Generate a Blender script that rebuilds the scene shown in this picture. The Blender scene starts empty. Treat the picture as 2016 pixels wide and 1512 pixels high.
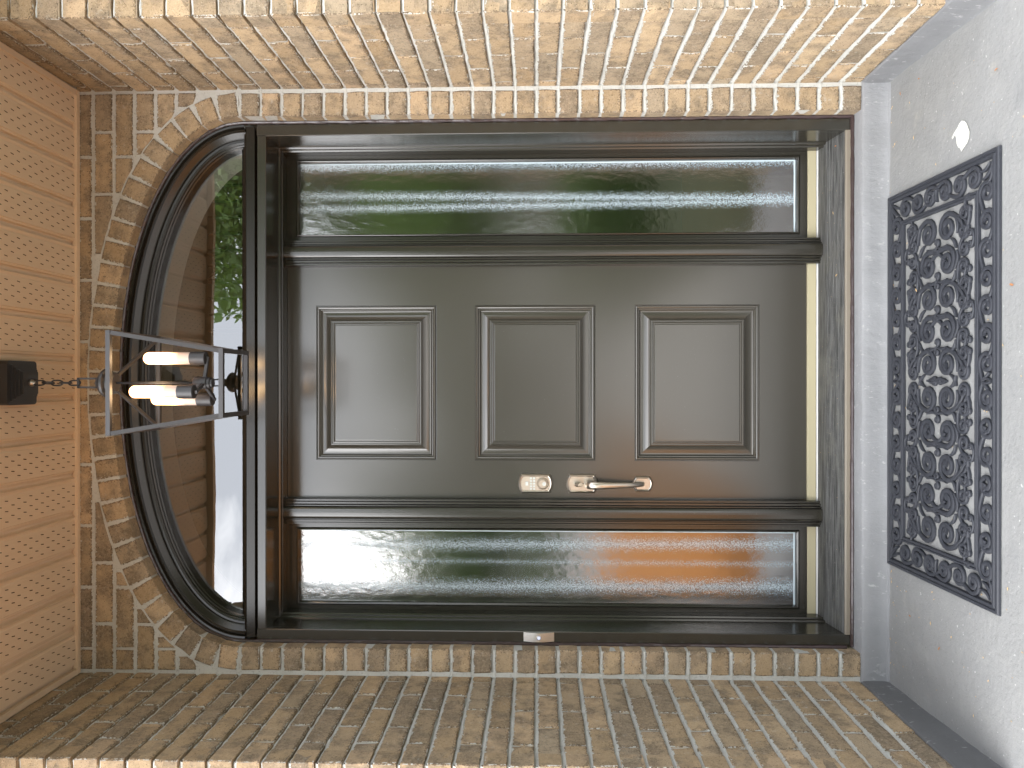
import bpy, bmesh, math, random
import numpy as np
from mathutils import Vector, Matrix, noise
random.seed(7)
R_ = math.radians
sc = bpy.context.scene
COL = sc.collection

# ------------------------------------------------------------------ camera
F_PX = 1500.0
pitch = math.atan(47 / F_PX); yaw = math.atan(4 / F_PX)
cp, sp, cy, sy = math.cos(pitch), math.sin(pitch), math.cos(yaw), math.sin(yaw)
fw = Vector((-sy * cp, cy * cp, sp)); dn = Vector((-sy * sp, cy * sp, -cp)); rt = Vector((cy, sy, 0))
cam_d = bpy.data.cameras.new('camera'); cam = bpy.data.objects.new('camera', cam_d); COL.objects.link(cam)
m = Matrix.Identity(4)
for i in range(3):
    m[i][0] = dn[i]; m[i][1] = rt[i]; m[i][2] = -fw[i]
m[0][3], m[1][3], m[2][3] = 0, -2.74, 1.27
cam.matrix_world = m
cam_d.sensor_fit = 'HORIZONTAL'; cam_d.sensor_width = 36; cam_d.lens = F_PX / 2016 * 36
cam_d.clip_start = 0.05; cam_d.clip_end = 3000
sc.camera = cam

# ------------------------------------------------------------------ world, sun, exposure
SUN_EL, SUN_AZ = 60, 20          # sun stands behind the house (azimuth from +Y towards +X)
w = bpy.data.worlds.new('World'); sc.world = w; w.use_nodes = True
nt = w.node_tree; nt.nodes.clear()
def wn(t): return nt.nodes.new(t)
out = wn('ShaderNodeOutputWorld'); bg = wn('ShaderNodeBackground')
sky = wn('ShaderNodeTexSky'); sky.sky_type = 'NISHITA'; sky.sun_disc = False
sky.sun_elevation = R_(SUN_EL); sky.sun_rotation = R_(SUN_AZ)
sky.air_density = 1.2; sky.dust_density = 2.0
tc = wn('ShaderNodeTexCoord'); mp = wn('ShaderNodeMapping'); mp.inputs['Scale'].default_value = (1, 1, 2.2)
mp.inputs['Location'].default_value = (0.85, 0.4, 0.1)
nz = wn('ShaderNodeTexNoise'); nz.inputs['Scale'].default_value = 1.5; nz.inputs['Detail'].default_value = 9; nz.inputs['Roughness'].default_value = .55
cr = wn('ShaderNodeValToRGB'); cr.color_ramp.elements[0].position = .45; cr.color_ramp.elements[1].position = .64; cr.color_ramp.elements[0].color = (.24, .24, .24, 1)
sxyz = wn('ShaderNodeSeparateXYZ'); bias = wn('ShaderNodeMath'); bias.operation = 'MULTIPLY_ADD'; bias.inputs[1].default_value = -.34
mx = wn('ShaderNodeMix'); mx.data_type = 'RGBA'; mx.inputs['B'].default_value = (35, 34.8, 35, 1)
nt.links.new(tc.outputs['Generated'], mp.inputs['Vector']); nt.links.new(mp.outputs['Vector'], nz.inputs['Vector'])
nt.links.new(tc.outputs['Generated'], sxyz.inputs[0]); nt.links.new(sxyz.outputs['X'], bias.inputs[0]); nt.links.new(nz.outputs['Fac'], bias.inputs[2]); nt.links.new(bias.outputs[0], cr.inputs['Fac']); nt.links.new(cr.outputs['Color'], mx.inputs['Factor'])
nt.links.new(sky.outputs['Color'], mx.inputs['A']); nt.links.new(mx.outputs['Result'], bg.inputs['Color'])
bg.inputs['Strength'].default_value = 0.12
nt.links.new(bg.outputs['Background'], out.inputs['Surface'])
sd = bpy.data.lights.new('sun', 'SUN'); sd.energy = 3.2; sd.angle = R_(3); sd.color = (1, .95, .87)
sun = bpy.data.objects.new('sun', sd); COL.objects.link(sun)
sdir = Vector((math.sin(R_(SUN_AZ)) * math.cos(R_(SUN_EL)), math.cos(R_(SUN_AZ)) * math.cos(R_(SUN_EL)), math.sin(R_(SUN_EL))))
sun.rotation_euler = sdir.to_track_quat('Z', 'Y').to_euler()
vs = sc.view_settings
sc.display_settings.display_device = 'sRGB'
vs.view_transform = 'Standard'; vs.look = 'None'; vs.gamma = 1; vs.use_curve_mapping = False
vs.exposure = 1.2
sc.cycles.max_bounces = 10; sc.cycles.transparent_max_bounces = 16
sc.cycles.sample_clamp_indirect = 8; sc.cycles.caustics_reflective = False; sc.cycles.caustics_refractive = False
sc.cycles.use_denoising = True

# ------------------------------------------------------------------ helpers
def link(name, me, mat=None, parent=None):
    o = bpy.data.objects.new(name, me); COL.objects.link(o)
    if mat is not None and me is not None and not me.materials: me.materials.append(mat)
    if parent is not None: o.parent = parent
    return o
def tag(o, label=None, cat=None, group=None, kind=None):
    if label: o['label'] = label
    if cat: o['category'] = cat
    if group: o['group'] = group
    if kind: o['kind'] = kind
    return o
def empty(name, loc=(0, 0, 0), label=None, cat=None, group=None, kind=None):
    o = bpy.data.objects.new(name, None); COL.objects.link(o); o.location = loc; o.empty_display_size = .05
    return tag(o, label, cat, group, kind)
class MB:
    """collects geometry in WORLD coordinates, linked as ONE mesh object"""
    def __init__(s): s.v = []; s.f = []; s.sm = []
    def add(s, vs, fs, smooth=False):
        n = len(s.v); s.v += [tuple(v) for v in vs]
        s.f += [tuple(i + n for i in f) for f in fs]; s.sm += [smooth] * len(fs)
    def box(s, x0, x1, y0, y1, z0, z1):
        v = [(x, y, z) for x in (x0, x1) for y in (y0, y1) for z in (z0, z1)]
        s.add(v, [(0, 1, 3, 2), (4, 6, 7, 5), (0, 4, 5, 1), (2, 3, 7, 6), (0, 2, 6, 4), (1, 5, 7, 3)])
        return s
    def bar(s, a, b, w, h=None):
        a = Vector(a); b = Vector(b); d = (b - a).normalized(); h = h or w
        up = Vector((0, 0, 1)) if abs(d.z) < .9 else Vector((0, 1, 0))
        u = d.cross(up).normalized(); v = u.cross(d)
        c = [(-1, -1), (1, -1), (1, 1), (-1, 1)]
        vs = [p + u * (i * w / 2) + v * (j * h / 2) for p in (a, b) for i, j in c]
        s.add(vs, [(0, 1, 2, 3), (7, 6, 5, 4)] + [(i, i + 4, (i + 1) % 4 + 4, (i + 1) % 4) for i in range(4)])
        return s
    def tube(s, pts, r, n=10, cap=True, ell=None, closed=False):
        pts = [Vector(p) for p in pts]; N = len(pts); vs = []
        prev = None
        for i, p in enumerate(pts):
            t = (pts[(i + 1) % N] - pts[i - 1]) if closed else (pts[min(i + 1, N - 1)] - pts[max(i - 1, 0)])
            t.normalize()
            if prev is None:
                up = Vector((0, 0, 1)) if abs(t.z) < .9 else Vector((1, 0, 0)); u = t.cross(up).normalized()
            else:
                u = (prev - t * prev.dot(t)).normalized()
            prev = u; v = t.cross(u)
            ri = r[i] if isinstance(r, (list, tuple)) else r
            e = ell if ell else 1
            for k in range(n):
                a = 2 * math.pi * k / n
                vs.append(p + u * (math.cos(a) * ri) + v * (math.sin(a) * ri * e))
        fs = []
        for i in range(N if closed else N - 1):
            j = (i + 1) % N
            for k in range(n):
                fs.append((i * n + k, i * n + (k + 1) % n, j * n + (k + 1) % n, j * n + k))
        s.add(vs, fs, True)
        if cap and not closed:
            m0 = len(s.v) - len(vs)
            s.f += [tuple(m0 + k for k in reversed(range(n))), tuple(m0 + (N - 1) * n + k for k in range(n))]; s.sm += [False] * 2
        return s
    def lathe(s, c, prof, n=24, smooth=True):
        vs = []
        for r, z in prof:
            for k in range(n):
                a = 2 * math.pi * k / n; vs.append((c[0] + r * math.cos(a), c[1] + r * math.sin(a), c[2] + z))
        fs = [(i * n + k, i * n + (k + 1) % n, (i + 1) * n + (k + 1) % n, (i + 1) * n + k) for i in range(len(prof) - 1) for k in range(n)]
        s.add(vs, fs, smooth); return s
    def disc_y(s, c, prof, n=24, sx=1, sz=1):
        """lathe about the Y axis; prof = (radius, y offset)"""
        vs = []
        for r, y in prof:
            for k in range(n):
                a = 2 * math.pi * k / n; vs.append((c[0] + r * sx * math.cos(a), c[1] + y, c[2] + r * sz * math.sin(a)))
        fs = [(i * n + k, i * n + (k + 1) % n, (i + 1) * n + (k + 1) % n, (i + 1) * n + k) for i in range(len(prof) - 1) for k in range(n)]
        s.add(vs, fs, False); m0 = len(s.v) - n
        s.f.append(tuple(m0 + k for k in range(n))); s.sm.append(False)
        return s
    def ring(s, x0, x1, z0, z1, prof, close=False):
        """mitred rectangular moulding: prof = (inset, y)"""
        vs = []
        for d, y in prof:
            vs += [(x0 + d, y, z0 + d), (x1 - d, y, z0 + d), (x1 - d, y, z1 - d), (x0 + d, y, z1 - d)]
        fs = []
        for i in range(len(prof) - 1):
            for k in range(4):
                fs.append((i * 4 + k, i * 4 + (k + 1) % 4, i * 4 + 4 + (k + 1) % 4, i * 4 + 4 + k))
        if close:
            i = (len(prof) - 1) * 4; fs.append((i, i + 1, i + 2, i + 3))
        s.add(vs, fs); return s
    def sweep_z(s, prof, z0, z1):
        """profile of (x, y) drawn straight up"""
        n = len(prof); vs = [(x, y, z) for z in (z0, z1) for x, y in prof]
        s.add(vs, [(i, i + 1, n + i + 1, n + i) for i in range(n - 1)])
        return s
    def build(s, name, mat, parent=None, kind=None, label=None):
        me = bpy.data.meshes.new(name)
        v = s.v
        if parent is not None:
            # things sit at their base without rotation: keep part coordinates local
            off = Vector((0, 0, 0)); q = parent
            while q is not None: off += q.location; q = q.parent
            v = [(a - off.x, b - off.y, c - off.z) for a, b, c in s.v]
        me.from_pydata(v, [], s.f); me.polygons.foreach_set('use_smooth', s.sm); me.update()
        bm = bmesh.new(); bm.from_mesh(me); bmesh.ops.recalc_face_normals(bm, faces=bm.faces)
        if len(bm.faces) < 9000:
            for ed_ in bm.edges:
                if len(ed_.link_faces) == 2 and ed_.calc_face_angle(0) > .62: ed_.smooth = False
        bm.to_mesh(me); bm.free()
        o = link(name, me, mat, parent)
        if kind: o['kind'] = kind
        if label: o['label'] = label
        return o

# ------------------------------------------------------------------ materials
class NT:
    def __init__(s, name):
        s.m = bpy.data.materials.new(name); s.m.use_nodes = True; s.t = s.m.node_tree; s.t.nodes.clear()
        s.o = s.n('ShaderNodeOutputMaterial')
    def n(s, t, **k):
        x = s.t.nodes.new(t)
        for a, b in k.items(): setattr(x, a, b)
        return x
    def l(s, a, b): s.t.links.new(a, b)
    def val(s, v):
        return v
    def put(s, sock, v):
        if isinstance(v, bpy.types.NodeSocket): s.l(v, sock)
        elif v is not None: sock.default_value = v
    def math(s, op, a, b=None, c=None, clamp=False):
        x = s.n('ShaderNodeMath', operation=op, use_clamp=clamp); s.put(x.inputs[0], a)
        if b is not None: s.put(x.inputs[1], b)
        if c is not None: s.put(x.inputs[2], c)
        return x.outputs[0]
    def noise(s, vec, scale, detail=4, rough=.5, dist=0):
        x = s.n('ShaderNodeTexNoise'); s.put(x.inputs['Vector'], vec); x.inputs['Scale'].default_value = scale
        x.inputs['Detail'].default_value = detail; x.inputs['Roughness'].default_value = rough; x.inputs['Distortion'].default_value = dist
        return x.outputs['Fac']
    def ramp(s, fac, stops, interp='LINEAR'):
        x = s.n('ShaderNodeValToRGB'); s.put(x.inputs['Fac'], fac); e = x.color_ramp.elements; x.color_ramp.interpolation = interp
        while len(e) < len(stops): e.new(.5)
        for i, (p, c) in enumerate(stops):
            e[i].position = p; e[i].color = (*c, 1) if isinstance(c, tuple) else (c, c, c, 1)
        return x.outputs['Color']
    def mix(s, f, a, b, blend='MIX'):
        x = s.n('ShaderNodeMix', data_type='RGBA', blend_type=blend); s.put(x.inputs['Factor'], f)
        for k, v in (('A', a), ('B', b)): s.put(x.inputs[k], (*v, 1) if isinstance(v, tuple) else v)
        return x.outputs['Result']
    def obj(s, scale=(1, 1, 1), rnd=False):
        t = s.n('ShaderNodeTexCoord'); mp_ = s.n('ShaderNodeMapping'); s.l(t.outputs['Object'], mp_.inputs['Vector']); mp_.inputs['Scale'].default_value = scale
        if rnd:
            oi = s.n('ShaderNodeObjectInfo'); c = s.n('ShaderNodeCombineXYZ')
            for i, q in enumerate((91.7, 57.3, 33.1)): s.l(s.math('MULTIPLY', oi.outputs['Random'], q), c.inputs[i])
            s.l(c.outputs[0], mp_.inputs['Location'])
        return mp_.outputs['Vector']
    def bump(s, h, strength=.3, dist=.002, normal=None):
        b = s.n('ShaderNodeBump'); s.put(b.inputs['Height'], h); b.inputs['Strength'].default_value = strength; b.inputs['Distance'].default_value = dist
        if normal is not None: s.l(normal, b.inputs['Normal'])
        return b.outputs['Normal']
    def bsdf(s, col, rough=.5, metal=0, normal=None, spec=.5, **k):
        p = s.n('ShaderNodeBsdfPrincipled'); s.put(p.inputs['Base Color'], (*col, 1) if isinstance(col, tuple) else col)
        s.put(p.inputs['Roughness'], rough); s.put(p.inputs['Metallic'], metal); p.inputs['Specular IOR Level'].default_value = spec
        if normal is not None: s.l(normal, p.inputs['Normal'])
        for a, b in k.items(): s.put(p.inputs[a.replace('_', ' ')], b)
        return p.outputs[0]
    def done(s, sh): s.l(sh, s.o.inputs['Surface']); return s.m

def mat_brick():
    s = NT('brick_clay'); ob = s.obj(rnd=True)
    oi = s.n('ShaderNodeObjectInfo')
    base = s.ramp(oi.outputs['Random'], [(0, (.385, .290, .180)), (.14, (.32, .228, .130)), (.28, (.47, .352, .218)), (.42, (.245, .192, .132)), (.55, (.335, .275, .195)), (.68, (.36, .262, .152)), (.80, (.195, .160, .118)), (.88, (.49, .355, .220)), (1, (.37, .272, .160))])
    big = s.noise(ob, 14, 3, .6)
    smoke = s.ramp(big, [(.44, 0.0), (.64, .80)])
    c = s.mix(smoke, base, (.135, .112, .082))
    mid = s.noise(ob, 75, 5, .75)
    c = s.mix(s.ramp(mid, [(.35, 0.0), (.75, .5)]), c, (.53, .40, .265))
    c = s.mix(s.ramp(mid, [(.25, .5), (.42, 0.0)]), c, (.16, .11, .07))
    # fine pits and flecks
    fine = s.noise(ob, 230, 3, .7)
    c = s.mix(s.ramp(fine, [(.32, .9), (.41, 0.0)]), c, (.06, .045, .03))
    c = s.mix(s.ramp(fine, [(.61, 0.0), (.70, .6)]), c, (.60, .50, .39))
    # distance from the edges of the front face
    g = s.n('ShaderNodeTexCoord'); sx = s.n('ShaderNodeSeparateXYZ'); s.l(g.outputs['Generated'], sx.inputs[0])
    L = s.n('ShaderNodeAttribute', attribute_type='OBJECT', attribute_name='bl').outputs['Fac']
    H = s.n('ShaderNodeAttribute', attribute_type='OBJECT', attribute_name='bh').outputs['Fac']
    def ed(q, l): return s.math('MULTIPLY', s.math('MINIMUM', q, s.math('SUBTRACT', 1, q)), l)
    dside = ed(sx.outputs['X'], L)
    dtop = s.math('MULTIPLY', s.math('SUBTRACT', 1, sx.outputs['Z']), H); dbot = s.math('MULTIPLY', sx.outputs['Z'], H)
    d = s.math('MINIMUM', s.math('ADD', s.math('MULTIPLY', dside, 2.2), s.math('LESS_THAN', L, .095)), s.math('MINIMUM', dtop, s.math('MULTIPLY', dbot, 2.2)))
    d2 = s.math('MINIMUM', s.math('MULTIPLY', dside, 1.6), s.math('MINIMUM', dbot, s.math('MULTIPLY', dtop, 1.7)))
    geo = s.n('ShaderNodeNewGeometry'); vt = s.n('ShaderNodeVectorTransform', vector_type='NORMAL', convert_from='WORLD', convert_to='OBJECT')
    s.l(geo.outputs['True Normal'], vt.inputs[0]); sn = s.n('ShaderNodeSeparateXYZ'); s.l(vt.outputs[0], sn.inputs[0])
    front = s.math('GREATER_THAN', s.math('MULTIPLY', sn.outputs['Y'], -1), .3)
    n1 = s.noise(ob, 95, 5, .7)
    lim = s.math('MULTIPLY', s.math('SUBTRACT', n1, .43), .040)
    edge = s.math('MULTIPLY', s.math('LESS_THAN', d, lim), front)
    n2 = s.noise(ob, 160, 4, .8)
    lim2 = s.math('MULTIPLY', s.math('SUBTRACT', n2, .45), .085)
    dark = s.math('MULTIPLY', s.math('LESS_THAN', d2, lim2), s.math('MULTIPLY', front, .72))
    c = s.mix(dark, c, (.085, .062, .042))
    mcol = s.mix(s.noise(ob, 60, 3), (.43, .43, .395), (.60, .60, .56))
    c = s.mix(edge, c, mcol)
    dust = s.math('MULTIPLY', s.ramp(s.noise(ob, 38, 5, .7), [(.60, 0.0), (.72, .55)]), front)
    c = s.mix(dust, c, (.50, .46, .40))
    h = s.math('ADD', s.math('MULTIPLY', s.noise(s.obj((1, 1, 2.2), rnd=True), 190, 5, .7), 1), s.math('MULTIPLY', mid, .8))
    h = s.math('ADD', h, s.math('MULTIPLY', edge, .35))
    return s.done(s.bsdf(c, .92, 0, s.bump(h, .75, .0035), spec=.25))
def mat_mortar(name='mortar_mix'):
    s = NT(name); ob = s.obj()
    c = s.mix(s.noise(ob, 9, 4), (.42, .42, .39), (.60, .60, .565))
    c = s.mix(s.ramp(s.noise(ob, 130, 4, .7), [(.3, .6), (.45, 0.0)]), c, (.22, .215, .19))
    h = s.math('ADD', s.noise(ob, 240, 4, .7), s.noise(ob, 60, 3))
    return s.done(s.bsdf(c, .95, 0, s.bump(h, .8, .003), spec=.2))
def mat_concrete():
    s = NT('painted_concrete'); ob = s.obj()
    c = s.mix(s.noise(ob, 2.3, 5, .6), (.208, .211, .209), (.252, .254, .251))
    c = s.mix(s.ramp(s.noise(ob, 11, 6, .7), [(.5, 0.0), (.75, .28)]), c, (.33, .33, .315))
    c = s.mix(s.ramp(s.noise(ob, 5, 6, .7), [(.54, 0.0), (.70, .55)]), c, (.19, .195, .20))
    c = s.mix(s.ramp(s.noise(ob, 170, 2, .5), [(.27, .8), (.31, 0.0)]), c, (.13, .13, .125))
    c = s.mix(s.ramp(s.noise(ob, 90, 2, .5), [(.71, 0.0), (.74, .8)]), c, (.45, .45, .44))
    c = s.mix(s.ramp(s.noise(ob, 3.2, 7, .72), [(.60, 0.0), (.68, .4)]), c, (.36, .345, .30))
    h = s.math('ADD', s.noise(ob, 70, 5, .65), s.math('MULTIPLY', s.noise(ob, 9, 3), 1.6))
    return s.done(s.bsdf(c, .62, 0, s.bump(h, .7, .004), spec=.4))
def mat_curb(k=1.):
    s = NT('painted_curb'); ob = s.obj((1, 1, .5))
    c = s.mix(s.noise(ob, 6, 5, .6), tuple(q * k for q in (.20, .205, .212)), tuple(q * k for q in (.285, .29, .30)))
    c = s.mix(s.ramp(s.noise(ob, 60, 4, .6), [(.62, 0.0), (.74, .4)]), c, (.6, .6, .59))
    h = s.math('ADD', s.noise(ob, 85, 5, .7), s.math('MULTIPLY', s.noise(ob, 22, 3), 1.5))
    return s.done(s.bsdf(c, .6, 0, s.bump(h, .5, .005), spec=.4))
def mat_paint(name, col, rough, spec=.5, grain=.02, sc_=300, coat=0):
    s = NT(name); ob = s.obj()
    r = s.math('ADD', rough, s.math('MULTIPLY', s.math('SUBTRACT', s.noise(ob, 4, 4), .5), .12))
    c = s.mix(s.noise(ob, 3, 3), col, tuple(min(1, q * 1.12) for q in col))
    c = s.mix(s.ramp(s.noise(ob, 210, 2, .5), [(.74, 0.0), (.77, .35)]), c, (.4, .4, .38))
    return s.done(s.bsdf(c, r, 0, s.bump(s.noise(ob, sc_, 3), grain, .001), spec=spec, Coat_Weight=coat, Coat_Roughness=.2))
def mat_metal(name, col, rough, aniso=0, brushed=None):
    s = NT(name)
    if brushed:
        ob = s.obj(brushed); n_ = s.noise(ob, 300, 3); c = s.mix(n_, tuple(q * .8 for q in col), col)
        return s.done(s.bsdf(c, s.math('ADD', rough, s.math('MULTIPLY', n_, .12)), 1, s.bump(n_, .08, .0005)))
    return s.done(s.bsdf(col, rough, 1))

M = {}
M['brick'] = mat_brick(); M['mortar'] = mat_mortar(); M['concrete'] = mat_concrete(); M['curb'] = mat_curb(); M['curb_shade'] = mat_curb(.50); M['curb_half_shade'] = mat_curb(.72)  # darker copies: shade along the side walls put into the curb colour
def mat_satin(name, col, rough, spec):
    s = NT(name); ob = s.obj()
    c = s.mix(s.ramp(s.noise(ob, 260, 2, .5), [(.76, 0.0), (.78, .3)]), col, (.4, .4, .38))
    return s.done(s.bsdf(c, rough, 0, s.bump(s.noise(ob, 1.6, 1, .3), .05, .01), spec=spec))
M['door'] = mat_satin('door_paint', (.050, .046, .037), .18, 1.0)
M['frame'] = mat_satin('frame_paint', (.026, .024, .018), .19, .85)
M['transom'] = mat_satin('transom_paint', (.014, .012, .009), .22, .42)
M['bronze'] = mat_paint('bronze_metal', (.028, .027, .029), .45, .6)
M['black'] = mat_paint('black_metal', (.018, .018, .019), .4, .5)
M['nickel'] = mat_metal('satin_nickel', (.62, .56, .48), .27, brushed=(1, 1, .15))
M['nickel_dark'] = mat_metal('dark_nickel', (.36, .33, .29), .3)  # darker nickel for small fittings
M['chrome'] = mat_metal('polished_steel', (.85, .83, .80), .28)
M['beige_strip'] = mat_paint('beige_vinyl', (.40, .36, .24), .5)
M['white_strip'] = mat_paint('white_vinyl', (.50, .50, .49), .5)
M['tan_lip'] = mat_paint('tan_lip', (.19, .165, .13), .4)
M['key'] = mat_paint('key_button', (.62, .66, .64), .4)
M['ink'] = mat_paint('ink', (.05, .07, .12), .5)
M['chip'] = mat_paint('bare_white', (.55, .55, .50), .7)
M['edge_glint'] = mat_paint('edge_highlight', (.58, .68, .74), .3)
M['interior'] = mat_paint('interior_plaster', (.26, .235, .20), .85, .3)
M['lining'] = mat_paint('white_lining', (.86, .80, .70), .7, .3)
M['wood'] = mat_paint('interior_wood', (.32, .12, .03), .5, .4)
M['rubbish'] = mat_paint('dry_leaf', (.36, .17, .08), .8, .2)
M['pale_leaf'] = mat_paint('pale_leaf', (.55, .38, .19), .8, .2)

def mat_soffit():
    s = NT('soffit_vinyl'); ob = s.obj()
    c = s.mix(s.noise(s.obj((6, .6, 1)), 12, 4), (.60, .465, .325), (.665, .52, .37))
    return s.done(s.bsdf(c, .42, 0, s.bump(s.noise(ob, 9, 3), .25, .004), spec=.45))
M['soffit'] = mat_soffit()
s = NT('slot_dark'); M['slot'] = s.done(s.bsdf((.045, .026, .016), .9, spec=.1))
def mat_rubber():
    s = NT('mat_rubber'); ob = s.obj()
    geo = s.n('ShaderNodeNewGeometry'); sn = s.n('ShaderNodeSeparateXYZ'); s.l(geo.outputs['Normal'], sn.inputs[0])
    c = s.mix(s.noise(ob, 30, 5, .7), (.019, .021, .028), (.034, .037, .046))
    c = s.mix(s.ramp(s.noise(ob, 300, 3, .7), [(.62, 0.0), (.78, .6)]), c, (.16, .165, .17))
    return s.done(s.bsdf(c, .55, 0, s.bump(s.noise(ob, 400, 3), .35, .001), spec=.45))
M['rubber'] = mat_rubber()
def mat_sill():
    s = NT('weathered_sill'); ob = s.obj((1, 1, 1))
    streak = s.noise(s.obj((1.2, 26, 26)), 5, 5, .7)
    c = s.mix(s.ramp(streak, [(.36, 0.0), (.64, 1.0)]), (.026, .026, .025), (.125, .126, .122))
    c = s.mix(s.ramp(s.noise(ob, 7, 5, .7), [(.5, 0.0), (.7, .35)]), c, (.17, .165, .13))
    c = s.mix(s.ramp(s.noise(ob, 120, 4, .7), [(.62, 0.0), (.75, .4)]), c, (.34, .34, .31))
    return s.done(s.bsdf(c, .6, .0, s.bump(s.noise(s.obj((1, 5, 5)), 90, 4, .7), .4, .002), spec=.35))
M['sill'] = mat_sill()
def mat_caulk():
    s = NT('caulk'); ob = s.obj()
    return s.done(s.bsdf((.045, .030, .030), .12, 0, s.bump(s.noise(ob, 60, 3), .6, .004), spec=.6))
M['caulk'] = mat_caulk()
def mat_glass_clear():
    s = NT('clear_glass'); ob = s.obj()
    b = s.bump(s.noise(ob, 2.2, 2, .4), .04, .05)
    fr = s.n('ShaderNodeFresnel'); fr.inputs['IOR'].default_value = 1.52; s.l(b, fr.inputs['Normal'])
    fac = s.math('MULTIPLY', fr.outputs[0], 4.8, clamp=True)       # two panes, four reflecting faces
    g = s.n('ShaderNodeBsdfGlossy'); g.inputs['Roughness'].default_value = .0; g.inputs['Color'].default_value = (1, 1, 1, 1); s.l(b, g.inputs['Normal'])
    t = s.n('ShaderNodeBsdfTransparent'); t.inputs['Color'].default_value = (.58, .59, .57, 1)
    mxs = s.n('ShaderNodeMixShader'); s.l(fac, mxs.inputs[0]); s.l(t.outputs[0], mxs.inputs[1]); s.l(g.outputs[0], mxs.inputs[2])
    return s.done(mxs.outputs[0])
M['glass'] = mat_glass_clear()
def mat_glass_rain(name, light_streaks):
    """privacy glass: pebbled relief, with bright light painted in as ragged bands running down it. bands=(x at top, x at bottom, half width, strength)"""
    s = NT(name); ob = s.obj(); sx = s.n('ShaderNodeSeparateXYZ'); s.l(ob, sx.inputs[0]); X, Z = sx.outputs['X'], sx.outputs['Z']
    grain = s.noise(s.obj((1, 1, .8)), 260, 3, .6)
    relief = s.noise(s.obj((1, 1, .55)), 42, 3, .5)
    b = s.bump(relief, .16, .004); b = s.bump(grain, .13, .0012, b)
    fr = s.n('ShaderNodeFresnel'); fr.inputs['IOR'].default_value = 1.52
    fac = s.math('MULTIPLY', fr.outputs[0], 7.6, clamp=True)
    g = s.n('ShaderNodeBsdfGlossy'); g.inputs['Roughness'].default_value = .05; s.l(b, g.inputs['Normal'])
    t = s.n('ShaderNodeBsdfTransparent'); t.inputs['Color'].default_value = (.34, .37, .36, 1)
    mxs = s.n('ShaderNodeMixShader'); s.l(fac, mxs.inputs[0]); s.l(t.outputs[0], mxs.inputs[1]); s.l(g.outputs[0], mxs.inputs[2])
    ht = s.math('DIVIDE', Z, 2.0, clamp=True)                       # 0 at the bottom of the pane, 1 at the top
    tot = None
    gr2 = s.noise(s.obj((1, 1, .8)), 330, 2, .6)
    for xt, xb, hw, st in light_streaks:
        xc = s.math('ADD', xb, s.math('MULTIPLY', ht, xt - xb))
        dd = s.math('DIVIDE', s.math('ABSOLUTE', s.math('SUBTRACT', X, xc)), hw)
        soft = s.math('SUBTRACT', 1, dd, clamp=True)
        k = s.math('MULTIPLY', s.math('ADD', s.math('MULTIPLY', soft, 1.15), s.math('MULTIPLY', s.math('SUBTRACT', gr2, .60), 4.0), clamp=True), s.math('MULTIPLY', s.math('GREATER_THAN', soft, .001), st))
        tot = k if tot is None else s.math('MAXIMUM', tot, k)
    streak_sh = s.bsdf((.46, .56, .62), .35, 0, b, spec=.6)  # pale coat that paints the vertical light streaks into the glass
    m2 = s.n('ShaderNodeMixShader'); s.l(tot, m2.inputs[0]); s.l(mxs.outputs[0], m2.inputs[1]); s.l(streak_sh, m2.inputs[2])
    return s.done(m2.outputs[0])
def mat_emit_bulb():
    s = NT('lit_frosted_tube'); ob = s.obj(); sx = s.n('ShaderNodeSeparateXYZ'); s.l(ob, sx.inputs[0])
    h = s.math('DIVIDE', sx.outputs['Z'], .155, clamp=True)
    st = s.ramp(h, [(0, .010), (.24, .03), (.38, .22), (.5, 1.0), (1, .8)])
    lw = s.n('ShaderNodeLayerWeight'); lw.inputs['Blend'].default_value = .5
    c = s.mix(s.math('MAXIMUM', lw.outputs['Facing'], s.ramp(h, [(.2, .75), (.5, 0.0)])), (1, .74, .40), (1, .28, .05))
    e = s.n('ShaderNodeEmission'); s.l(c, e.inputs['Color']); fall = s.ramp(lw.outputs['Facing'], [(.0, 1.0), (.35, .75), (.8, .13), (1, .08)]); s.l(s.math('MULTIPLY', s.math('MULTIPLY', st, fall), 13.0), e.inputs['Strength'])
    d = s.bsdf((.45, .43, .41), .4)
    a = s.n('ShaderNodeAddShader'); s.l(e.outputs[0], a.inputs[0]); s.l(d, a.inputs[1])
    return s.done(a.outputs[0])
M['bulb'] = mat_emit_bulb()
s = NT('lit_button'); e = s.n('ShaderNodeEmission'); e.inputs['Color'].default_value = (.72, .78, 1, 1); e.inputs['Strength'].default_value = .5; M['button'] = s.done(e.outputs[0])

# ------------------------------------------------------------------ dimensions (metres; origin on the porch floor, brick face of the door wall at Y=0)
PITCH, BH, Z0, ZC = .0772, .0655, .117, 2.944
XR, XL = 1.063, -1.065           # inner faces of the side walls
YR, YL = -.552, -.628            # outer corners of the side walls
AX, SPR, RISE, EXP = .963, 2.352, .468, 2.08
def arch(off=0, n=96, z_floor=None):
    """opening outline from the right springing over the top to the left, offset outwards by off"""
    base = []
    for i in range(n + 1):
        t = math.pi * i / n; c, s_ = math.cos(t), math.sin(t)
        x = AX * math.copysign(abs(c) ** (2 / EXP), c); z = SPR + RISE * abs(s_) ** (2 / EXP)
        base.append(Vector((x, 0, z)))
    outp = []
    for i, p in enumerate(base):
        if i == 0: nn = Vector((1, 0, 0))
        elif i == n: nn = Vector((-1, 0, 0))
        else:
            t = base[i + 1] - base[i - 1]; nn = Vector((t.z, 0, -t.x)).normalized()
        outp.append(p + nn * off)
    return outp
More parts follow.
